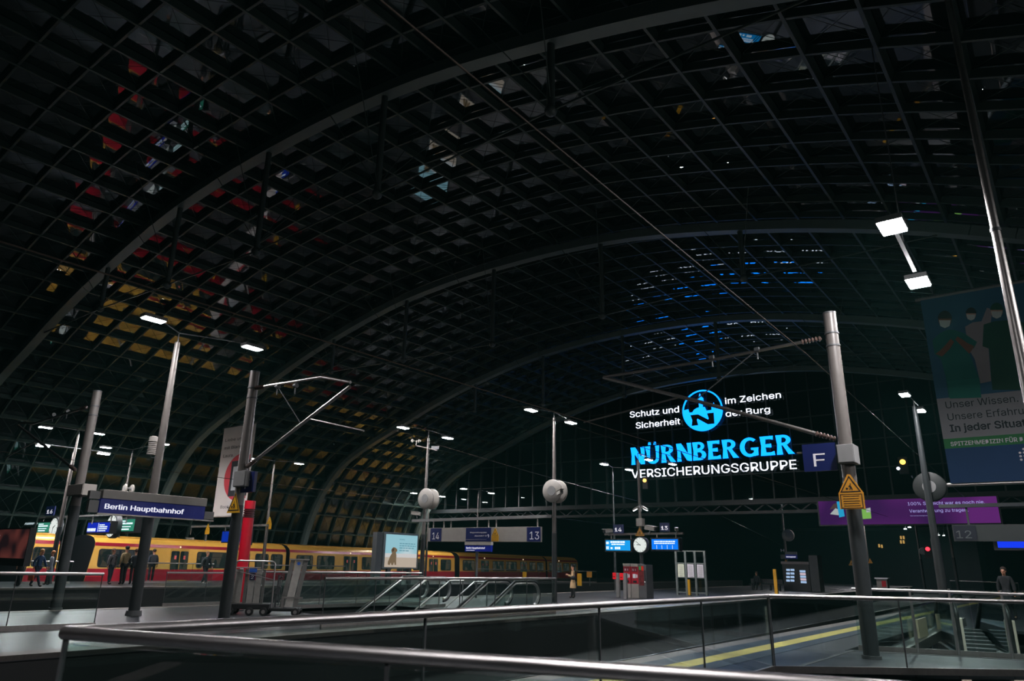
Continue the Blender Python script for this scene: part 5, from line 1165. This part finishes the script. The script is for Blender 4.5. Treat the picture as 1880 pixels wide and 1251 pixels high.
# warning plates on the distant railing
for px, py, w_, Y_, lab in ((963, 1060, 7, 47.0, 'yellow plate on the distant railing near the mast'), (1082, 1060, 9, 51.0, 'orange plate on a short post right of the walking woman')):
    p, q = ony(px-w_/2, py, Y_), ony(px+w_/2, py-10, Y_); t = thing('marker_plate', (p.x, Y_, 0), lab, 'plate'); panel('plate', Y_, p.x, q.x, p.z, q.z, .03, ORANGE if px > 1000 else YELLOW, t, t.location); mb = MB(t.location); mb.tube([((p.x+q.x)/2, Y_+.04, 0), ((p.x+q.x)/2, Y_+.04, q.z)], .03, 8); mb.build('post', DARKPOLE, t, True)

# ------------------------------------------------------------------ beyond: kiosk machines, bench, bins, signals, lit windows
YK = 62.0
t = thing('vending_kiosk', (ony(1468, 1080, YK).x, YK, 0), 'dark kiosk of vending machines with a lit picture panel', 'kiosk'); o = t.location
x0, x1 = ony(1438, 1060, YK).x, ony(1487, 1060, YK).x; H_ = ony(1460, 1036, YK).z
mb = MB(o); mb.box((x0, YK, 0), (x1, YK+1.2, H_)); mb.build('body', mat('kiosk_dark', '#2c2b2c', .45, .1, .1, 4), t)
mb = MB(o); mb.box((x0-.05, YK-.1, H_), (x1+.05, YK+1.3, H_+.2)); mb.build('roof', mat('kiosk_roof', '#8a7f7c', .5, 0, .05, 4), t)
mb = MB(o); mb.box((ony(1488, 1060, YK).x, YK, 0), (ony(1504, 1060, YK).x, YK+1.2, H_+.7)); mb.build('side_wall', DARKPOLE, t)
pa, pb = ony(1468, 1046, YK), ony(1481, 1071, YK)
for j in range(5):
    za, zb_ = pb.z+(pa.z-pb.z)*j/5, pb.z+(pa.z-pb.z)*(j+.8)/5; mb = MB(o); mb.box((pa.x, YK-.03, za), (pb.x, YK, zb_)); mb.build('lit_panel', glow(('panel_a', 'panel_b')[j % 2], ((.45, .65, .95), (.75, .60, .70))[j % 2], .75), t)
for j in range(4):
    for px in (1447, 1455): a_ = ony(px, 1046+j*6.5, YK); mb = MB(o); mb.box((a_.x-.14, YK-.03, a_.z-.10), (a_.x+.14, YK, a_.z+.06)); mb.build('lit_label', glow('panel_a'  , (.45, .65, .95), .75), t)
YN = 60.0
t = thing('bench', (ony(1395, 1080, YN).x, YN, 0), 'dark metal bench left of the vending kiosk', 'bench'); o = t.location
x0, x1 = ony(1378, 1080, YN).x, ony(1436, 1080, YN).x
mb = MB(o); mb.box((x0, YN-.25, .42), (x1, YN+.2, .46)); mb.build('seat', BLACK, t); mb = MB(o); mb.box((x0, YN+.2, .5), (x1, YN+.24, .85)); mb.build('backrest', BLACK, t)
for k in range(4): x = x0+(x1-x0)*(.06+.29*k); mb = MB(o); mb.box((x-.03, YN-.2, 0), (x+.03, YN+.2, .42)); mb.build('leg', DARKPOLE, t)
t = thing('station_sign', (ony(1452, 1020, 66.1).x, 66.1, 2.1), 'tiny station name sign with letter H on the distant post', 'sign', 'station name signs'); o = t.location
p, q = ony(1442, 1018, 66.1), ony(1464, 1026, 66.1); panel('board', 66.1, p.x, q.x, q.z, p.z, .1, mat('station_blue'), t, o); panel('light_box', 66.1, p.x, q.x, p.z, ony(1442, 1013, 66.1).z, .16, GREY, t, o)
mb = MB(o); mb.tube([(PJ.x, PJ.y, (p.z+q.z)/2), (PJ.x, 66.1, (p.z+q.z)/2)], .04, 8); mb.build('bracket', DARKPOLE, t)
mb = MB(o); text_into(mb, 'Berlin Hauptbahnhof', (p.x+.08, 66.04, q.z+.1), XP, ZP, .16, (q.x-p.x)*.8, 'l', .01, 0); mb.build('lettering', glow('lit_lettering', (1, 1, 1), 1), t)
a_, b_ = ony(1434, 1013, 66.1), ony(1440, 1006, 66.1); mb = MB(o); text_into(mb, 'H', (a_.x, 66.04, a_.z), XP, ZP, b_.z-a_.z, b_.x-a_.x, 'l', .02, .01); mb.build('letter', WHITE, t)
a_ = ony(1434, 1026, 66.1); mb = MB(o); mb.box((a_.x, 66.05, a_.z), (p.x-.03, 66.15, p.z)); mb.build('side_cover', DARKPOLE, t)
YQ = 72.0
p, q = ony(1608, 1078, YQ), ony(1630, 1061, YQ); t = thing('service_box', ((p.x+q.x)/2, YQ, 0), 'low white box with red panel beyond the right railing', 'box'); o = t.location
mb = MB(o); mb.box((p.x+.1, YQ, 0), (q.x-.1, YQ+.8, q.z-.12)); mb.build('body', LGREY, t, bevel=.02); mb = MB(o); mb.box((p.x, YQ-.1, q.z-.12), (q.x, YQ+.9, q.z)); mb.build('lid', WHITE, t); mb = MB(o); mb.box((p.x+.5, YQ-.02, q.z-.75), (q.x-.2, YQ, q.z-.25)); mb.build('red_panel', RED, t)
for px, py, colr, lab, Y in ((1657, 848, (1, .5, .08), 'orange signal light on the end wall right of the near mast', 50.5), (1183, 882, (1, .45, .1), 'small orange signal light on the clock lamp post', 36.2), (1703, 1008, (1, .03, .05), 'small red signal light beside the distant disc', 69.5)):
    c = ony(px, py, Y); t = thing('signal_light', c, lab, 'signal', 'signal lights'); s = .16 if Y > 40 else .1
    mb = MB(c); mb.box((c.x-s*1.6, Y+.05, c.z-s*4.5), (c.x+s*1.6, Y+.3, c.z+s*2)); mb.build('housing', BLACK, t)
    mb = MB(c); mb.lathe([(s*.2, -.05), (s, .0), (s, .08)], c, 'y', 16); mb.build('lamp', glow('signal_%d' % px, colr, 3), t)
    if px == 1657:
        d_ = ony(1649, 860, Y); mb = MB(c); mb.lathe([(s*.1, -.03), (s*.6, .0), (s*.6, .08)], d_, 'y', 12); mb.build('lamp', glow('signal_white', (.8, .8, 1), 3), t)
    if Y < 40: mb = MB(c); mb.tube([(c.x, Y+.1, c.z), (PH.x, PH.y, c.z)], .025, 6); mb.build('bracket', DARKPOLE, t)
t = thing('office_building', (-28, 150, -4), 'distant dark building with a few lit windows', 'building'); o = t.location
mb = MB(o); mb.box((-46, 150, -4), (-14, 162, 9.0)); mb.build('wall', mat('dark_facade', '#20242a', .7, 0, .1, 1), t)
for px, py in ((1654, 987), (1659, 987), (1654, 995), (1659, 995), (1614, 1002), (1619, 1003)):
    p = ony(px, py, 149.9); mb = MB(o); mb.box((p.x-.13, 149.85, p.z-.28), (p.x+.13, 150.0, p.z+.28)); mb.build('window', glow('office_window', (.9, .55, .15), .5), t)
mb = MB(o); mb.box((-46.3, 149.7, 9.0), (-13.7, 162.3, 9.5)); mb.build('roof', DARKPOLE, t)
# ------------------------------------------------------------------ people
def skin(name, J, E, root, m, parent, sub=1, extra=None, label=None):
    me = bpy.data.meshes.new(name); keys = list(J); idx = {k: i for i, k in enumerate(keys)}
    me.from_pydata([J[k][0] for k in keys], [(idx[a], idx[b]) for a, b in E], [])
    o = bpy.data.objects.new(name, me); COL.objects.link(o)
    md = o.modifiers.new('s', 'SKIN'); md.branch_smoothing = .4; md.use_x_symmetry = False
    sv = me.skin_vertices[0].data
    for k in keys:
        r = J[k][1]; sv[idx[k]].radius = r if isinstance(r, tuple) else (r, r); sv[idx[k]].use_root = (k == root)
    o.modifiers.new('u', 'SUBSURF').levels = sub
    dg = bpy.context.evaluated_depsgraph_get(); dg.update()
    m2 = bpy.data.meshes.new_from_object(o.evaluated_get(dg)); bpy.data.objects.remove(o); bpy.data.meshes.remove(me)
    m2.name = name
    m2.materials.clear(); m2.materials.append(m); m2.polygons.foreach_set('use_smooth', [True]*len(m2.polygons))
    o = bpy.data.objects.new(name, m2); COL.objects.link(o); o.parent = parent
    if label: o['label'] = label
    return o
V3 = lambda *a: Vector(a)
SKINT = mat('skin', '#b98468', .55, 0, .06, 9)
def cloth(c): return mat('cloth_'+c.strip('#'), c, .8, 0, .12, 14)
def person(base, h, rz, label, top, legs, hair='#2a2019', stride=.12, arms=((.02, -.04), (.02, -.04)), coat=False, bag=None, hood=False, sleeve=None, longhair=False, lean=0.0, group=None, cap=None, shoe='#141414', seated=False, armraise=None):
    t = thing('person', base, label, 'person', group, rz)
    k = h/1.75
    P = lambda x, y, z: V3(x, y + lean*max(0, z-.9), z)*k
    zp = .93
    J = {}; E = []
    def j(n, co, r): J[n] = (co, tuple(a*k for a in r) if isinstance(r, tuple) else r*k)
    def e(*c):
        for a, b in zip(c, c[1:]): E.append((a, b))
    j('pelvis', P(0, 0, .95), (.120, .085)); j('waist', P(0, 0, 1.10), (.105, .075)); j('chest', P(0, .0, 1.31), (.115, .075)); j('neckb', P(0, -.012, 1.455), (.062, .058)); j('neck', P(0, -.005, 1.505), .056)
    j('jaw', P(0, .018, 1.555), (.070, .080)); j('face', P(0, .012, 1.625), (.082, .100)); j('brow', P(0, .0, 1.69), (.082, .098)); j('crown', P(0, -.005, 1.735), (.045, .055)); j('nose', P(0, .118, 1.612), .012); j('chin', P(0, .080, 1.535), .030); j('nape', P(0, -.055, 1.60), .05)
    e('pelvis', 'waist', 'chest', 'neckb', 'neck', 'jaw', 'face', 'brow', 'crown'); e('face', 'nose'); e('jaw', 'chin'); e('face', 'nape')
    hands = {}
    for i, s in enumerate((-1, 1)):
        if armraise and armraise[i]: el, wr = armraise[i]
        else:
            a, b = arms[i]; el, wr = (s*.235, a-.03, 1.16), (s*.245, b+.06, .92)
        j('sh%d' % i, P(s*.165, 0, 1.425), .046); j('el%d' % i, P(*el), .036); j('wr%d' % i, P(*wr), .027)
        e('chest', 'sh%d' % i, 'el%d' % i, 'wr%d' % i)
        W, L = J['wr%d' % i][0], J['el%d' % i][0]; d = (W-L).normalized(); hands[i] = (W, d)
        sd = d.cross(V3(s, .3, .1)).normalized(); j('pa%d' % i, W+d*.055*k, (.034, .020)); e('wr%d' % i, 'pa%d' % i)
        for f, (off, ln) in enumerate(((-.030, .060), (-.010, .075), (.010, .080), (.028, .068))):
            q = W+d*(.085*k)+sd*(off*k); cv = V3(-s, .2, 0)*.012*k
            j('f%d%d' % (i, f), q, .0095); j('g%d%d' % (i, f), q+d*(ln*.55*k)+cv, .0085); j('h%d%d' % (i, f), q+d*(ln*k)+cv*2.4, .007)
            e('pa%d' % i, 'f%d%d' % (i, f), 'g%d%d' % (i, f), 'h%d%d' % (i, f))
        q = W+d*.035*k+sd*(.040*k); j('t%d' % i, q, .011); j('u%d' % i, q+(d*.75+sd*.65)*.045*k, .009); e('pa%d' % i, 't%d' % i, 'u%d' % i)
        st = stride*s
        if seated: kn, an, to = (s*.11, .42, .50), (s*.11, .45, .09), (s*.12, .58, .035)
        else: kn, an, to = (s*.10, st*.45+.02, .50), (s*.105, st, .085+.03*abs(min(0, st))), (s*.115, st+.13, .03)
        hp = (s*.095, 0, .90) if not seated else (s*.10, .02, .92)
        j('hp%d' % i, P(*hp), .085); j('kn%d' % i, V3(*kn)*k, .056); j('ca%d' % i, (V3(*kn)*.6+V3(*an)*.4)*k+V3(0, -.02, 0)*k, .056); j('an%d' % i, V3(*an)*k, .040); j('to%d' % i, V3(*to)*k, (.040, .030))
        e('pelvis', 'hp%d' % i, 'kn%d' % i, 'ca%d' % i, 'an%d' % i, 'to%d' % i)
    if seated:                                       # lower everything above the hips onto the seat
        dz = V3(0, 0, -.42*k)
        for n in J:
            if not n.startswith(('kn', 'ca', 'an', 'to')): J[n] = (J[n][0]+dz, J[n][1])
    b = skin('body', J, E, 'pelvis', SKINT, t)
    mb = MB()
    for s in (-1, 1): mb.ball(J['face'][0]+V3(s*.030, .080, .022)*k, .010*k, 8, 5)
    mb.build('eyes', mat('eye_dark', '#181512', .3), b, True)
    mb = MB()
    for s in (-1, 1): mb.ball(J['face'][0]+V3(s*.079, -.008, .0)*k, .026*k, 8, 5, (.4, .8, 1.2))
    mb.build('ears', SKINT, b, True)
    mb = MB(); mb.box(J['face'][0]+V3(-.022, .082, -.052)*k, J['face'][0]+V3(.022, .092, -.044)*k); mb.build('mouth', mat('lips', '#8a4a42', .5), b)
    gr = lambda n, f: tuple(a*f for a in J[n][1]) if isinstance(J[n][1], tuple) else J[n][1]*f
    # top
    JT = {n: (J[n][0], tuple(a+.024*k for a in J[n][1]) if isinstance(J[n][1], tuple) else J[n][1]+(.034 if n[:2] == 'sh' else .030)*k) for n in ('pelvis', 'waist', 'chest', 'neckb', 'sh0', 'sh1', 'el0', 'el1', 'wr0', 'wr1')}
    JT['chest'] = (J['chest'][0], (.180*k, .135*k)); JT['waist'] = (J['waist'][0], (.150*k, .115*k)); JT['pelvis'] = (J['pelvis'][0], (.165*k, .125*k)); JT['neckb'] = (J['neckb'][0]+V3(0, 0, .012)*k, (.105*k, .095*k))
    ET = [('pelvis', 'waist'), ('waist', 'chest'), ('chest', 'neckb'), ('chest', 'sh0'), ('sh0', 'el0'), ('el0', 'wr0'), ('chest', 'sh1'), ('sh1', 'el1'), ('el1', 'wr1')]
    if coat:
        JT['hem1'] = (J['pelvis'][0]+V3(0, .0, -.20)*k, (.190*k, .17*k)); JT['hem2'] = (J['pelvis'][0]+V3(0, .0, -.42)*k, (.20*k, .19*k)); JT['hem3'] = (J['pelvis'][0]+V3(0, 0, -.44)*k, (.20*k, .19*k)); ET += [('pelvis', 'hem1'), ('hem1', 'hem2'), ('hem2', 'hem3')]
    else:
        JT['hem'] = (J['pelvis'][0]+V3(0, 0, -.10)*k, (.175*k, .14*k)); ET.append(('pelvis', 'hem'))
    skin('coat' if coat else 'jacket', JT, ET, 'waist', cloth(top), t)
    JL = {n: (J[n][0], tuple(a+.018*k for a in J[n][1]) if isinstance(J[n][1], tuple) else J[n][1]+.018*k) for n in ('pelvis', 'hp0', 'hp1', 'kn0', 'kn1', 'ca0', 'ca1', 'an0', 'an1')}
    if coat:
        for n in ('pelvis', 'hp0', 'hp1'): JL[n] = (J[n][0], .075*k)
    for i in (0, 1): JL['cu%d' % i] = (J['an%d' % i][0]-V3(0, 0, .035)*k, .058*k)
    skin('trousers', JL, [('pelvis', 'hp0'), ('hp0', 'kn0'), ('kn0', 'ca0'), ('ca0', 'an0'), ('an0', 'cu0'), ('pelvis', 'hp1'), ('hp1', 'kn1'), ('kn1', 'ca1'), ('ca1', 'an1'), ('an1', 'cu1')], 'pelvis', cloth(legs), t)
    for i in (0, 1):
        a, c = J['an%d' % i][0], J['to%d' % i][0]
        skin('shoe', {'a': (a+V3(0, -.03, -.035)*k, .048*k), 'b': (a.lerp(c, .5)+V3(0, 0, -.01)*k, .048*k), 'c': (c+V3(0, .01, .01)*k, (.046*k, .036*k))}, [('a', 'b'), ('b', 'c')], 'a', cloth(shoe), t)
    mb = MB(); hc = J['brow'][0]+V3(0, -.022, .0)*k
    mb.ball(hc+V3(0, 0, .012)*k, .100*k, 14, 9, (.95, 1.04, .92))
    if longhair: mb.ball(hc+V3(0, -.05, -.13)*k, .095*k, 12, 8, (.95, .55, 1.5))
    if cap: mb.build('hair', cloth(hair), t, True); mb = MB(); mb.ball(hc+V3(0, .015, .03)*k, .108*k, 14, 8, (.95, 1.1, .8)); mb.build('cap', cloth(cap), t, True)
    else: mb.build('hair', cloth(hair), t, True)
    if sleeve:
        for i in (0, 1):
            skin('sleeve', {n: (J[n+str(i)][0], J[n+str(i)][1]+.026*k) for n in ('sh', 'el')} | {'m': (J['el%d' % i][0].lerp(J['wr%d' % i][0], .8), .055*k)}, [('sh', 'el'), ('el', 'm')], 'sh', cloth(sleeve), t)
    if bag == 'backpack':
        mb = MB(); c = J['chest'][0]; mb.box(c+V3(-.15, -.29, -.27)*k, c+V3(.15, -.12, .14)*k); mb.build('backpack', cloth('#1b2026'), t, bevel=.05)
        mb = MB()
        for s in (-1, 1): mb.tube([c+V3(s*.10, -.14, .12)*k, c+V3(s*.11, .0, .155)*k, c+V3(s*.12, .135, .02)*k, c+V3(s*.13, .02, -.2)*k], .02*k, 6)
        mb.build('backpack_strap', cloth('#1b2026'), t)
    if bag == 'shoulder':
        mb = MB(); c = J['waist'][0]; mb.ball(c+V3(-.27, -.02, -.02)*k, .15*k, 14, 8, (.45, 1.05, .72)); bg_ = mb.build('handbag', cloth('#14141c'), t, True)
        mb = MB(); mb.tube([c+V3(-.27, .11, .06)*k, J['sh0'][0]+V3(-.03, .02, .085)*k, c+V3(-.27, -.15, .06)*k], .014*k, 6); mb.build('bag_strap', cloth('#14141c'), bg_)
    if bag == 'orange': mb = MB(); W, d = hands[1]; c = V3(W.x+.04*k, W.y, .45*k); mb.box(c+V3(-.05, -.14, -.17)*k, c+V3(.05, .14, .17)*k); bg_ = mb.build('shopping_bag', cloth('#b4502e'), t, bevel=.02); mb = MB(); mb.tube([c+V3(0, -.1, .17)*k, W, c+V3(0, .1, .17)*k], .008*k, 6); mb.build('bag_handle', cloth('#b4502e'), bg_)
    return t
def stand(px, py, head_py):                         # where the feet touch the platform and how tall
    b = g(px, py); lo_, hi_ = .5, 3.0
    dep = (b-CAMP).dot(FW)
    def ypx(z):
        v = Vector((b.x, b.y, z))-CAMP; return PY - FPX*v.dot(IU)/v.dot(FW)
    for _ in range(40):
        mm = (lo_+hi_)/2
        if ypx(mm) > head_py: lo_ = mm
        else: hi_ = mm
    return b, min(2.0, max(1.5, lo_))
GW = 'people waiting on the far platform'
b, h = stand(199, 1073, 1008); person((b.x, b.y, 0), min(h, 1.84), math.radians(-70), 'person in grey hooded jacket with dark backpack at the left of the waiting group', '#5b5759', '#26303a', '#7d5a48', .10, bag='backpack', group=GW)
b, h = stand(223, 1073, 1004); person((b.x, b.y, 0), min(h, 1.86), math.radians(95), 'person in olive jacket seen from behind in the waiting group', '#7d6c4a', '#15171a', '#191512', .06, cap='#14161a', group=GW)
b, h = stand(241, 1073, 1009); person((b.x, b.y, 0), min(h, 1.82), math.radians(80), 'person in dark vest with pale sleeves beside the tall lamp post', '#22262c', '#14161a', '#4a3024', .10, sleeve='#b9bdc4', group=GW)
b, h = stand(275, 1068, 1009); person((b.x, b.y, 0), min(h, 1.80), math.radians(70), 'person in dark blue jacket with backpack right of the tall lamp post', '#232a38', '#14151a', '#2a1d18', .10, bag='backpack', shoe='#c9c4c0', group=GW)
b, h = stand(374, 1072, 1013); person((b.x, b.y, 0), h, math.radians(-75), 'person in dark jacket walking along the far platform past the train', '#2b3536', '#1c2226', '#9a7350', .24, arms=((.1, .14), (-.06, -.1)), bag='backpack', shoe='#b5b2ae')
b, h = stand(32, 1076, 1006); person((b.x, b.y, 0), min(h, 1.85), math.radians(120), 'person in black coat with reddish hair at the far left edge', '#101114', '#14171c', '#4a2a1e', .16, coat=True)
b, h = stand(63, 1077, 1009); person((b.x, b.y, 0), min(h, 1.8), math.radians(-60), 'person in blue jacket striding before the leftmost train carriage', '#1c3a5c', '#2a3646', '#c79a62', .34, arms=((.12, .2), (-.08, -.1)), bag='orange', longhair=True, lean=.10)
b, h = stand(86, 1074, 1012); person((b.x, b.y, 0), min(h, 1.75), math.radians(150), 'person in grey coat with light hair at the leftmost train window', '#6f7680', '#23282e', '#a5683a', .10, coat=True)
b, h = stand(1052, 1097.5, 1038); b = ony(1052, 1097, 31.0); person((b.x, 31.0, 0), h, math.radians(125), 'woman in camel coat with black handbag waiting on the middle platform', '#c9a87c', '#101114', '#1a1512', .07, coat=True, bag='shoulder', armraise=((( -.24, .06, 1.14), (-.10, .26, 1.22)), ((.22, .06, 1.14), (.06, .28, 1.20))), shoe='#0f0f10')
b = ony(1853, 1110, 34.0); person((b.x, 34.0, 0), 1.82, math.radians(170), 'person in dark clothes behind the right railing under the number 12 board', '#15181b', '#15181b', '#2a1e18', .10, coat=True)
b = ony(1392, 1080, 59.95); person((b.x, 59.80, 0.02), 1.75, math.radians(180), 'person in dark clothes sitting on the distant bench', '#1f2226', '#1a1c20', '#5a4a40', .0, seated=True)
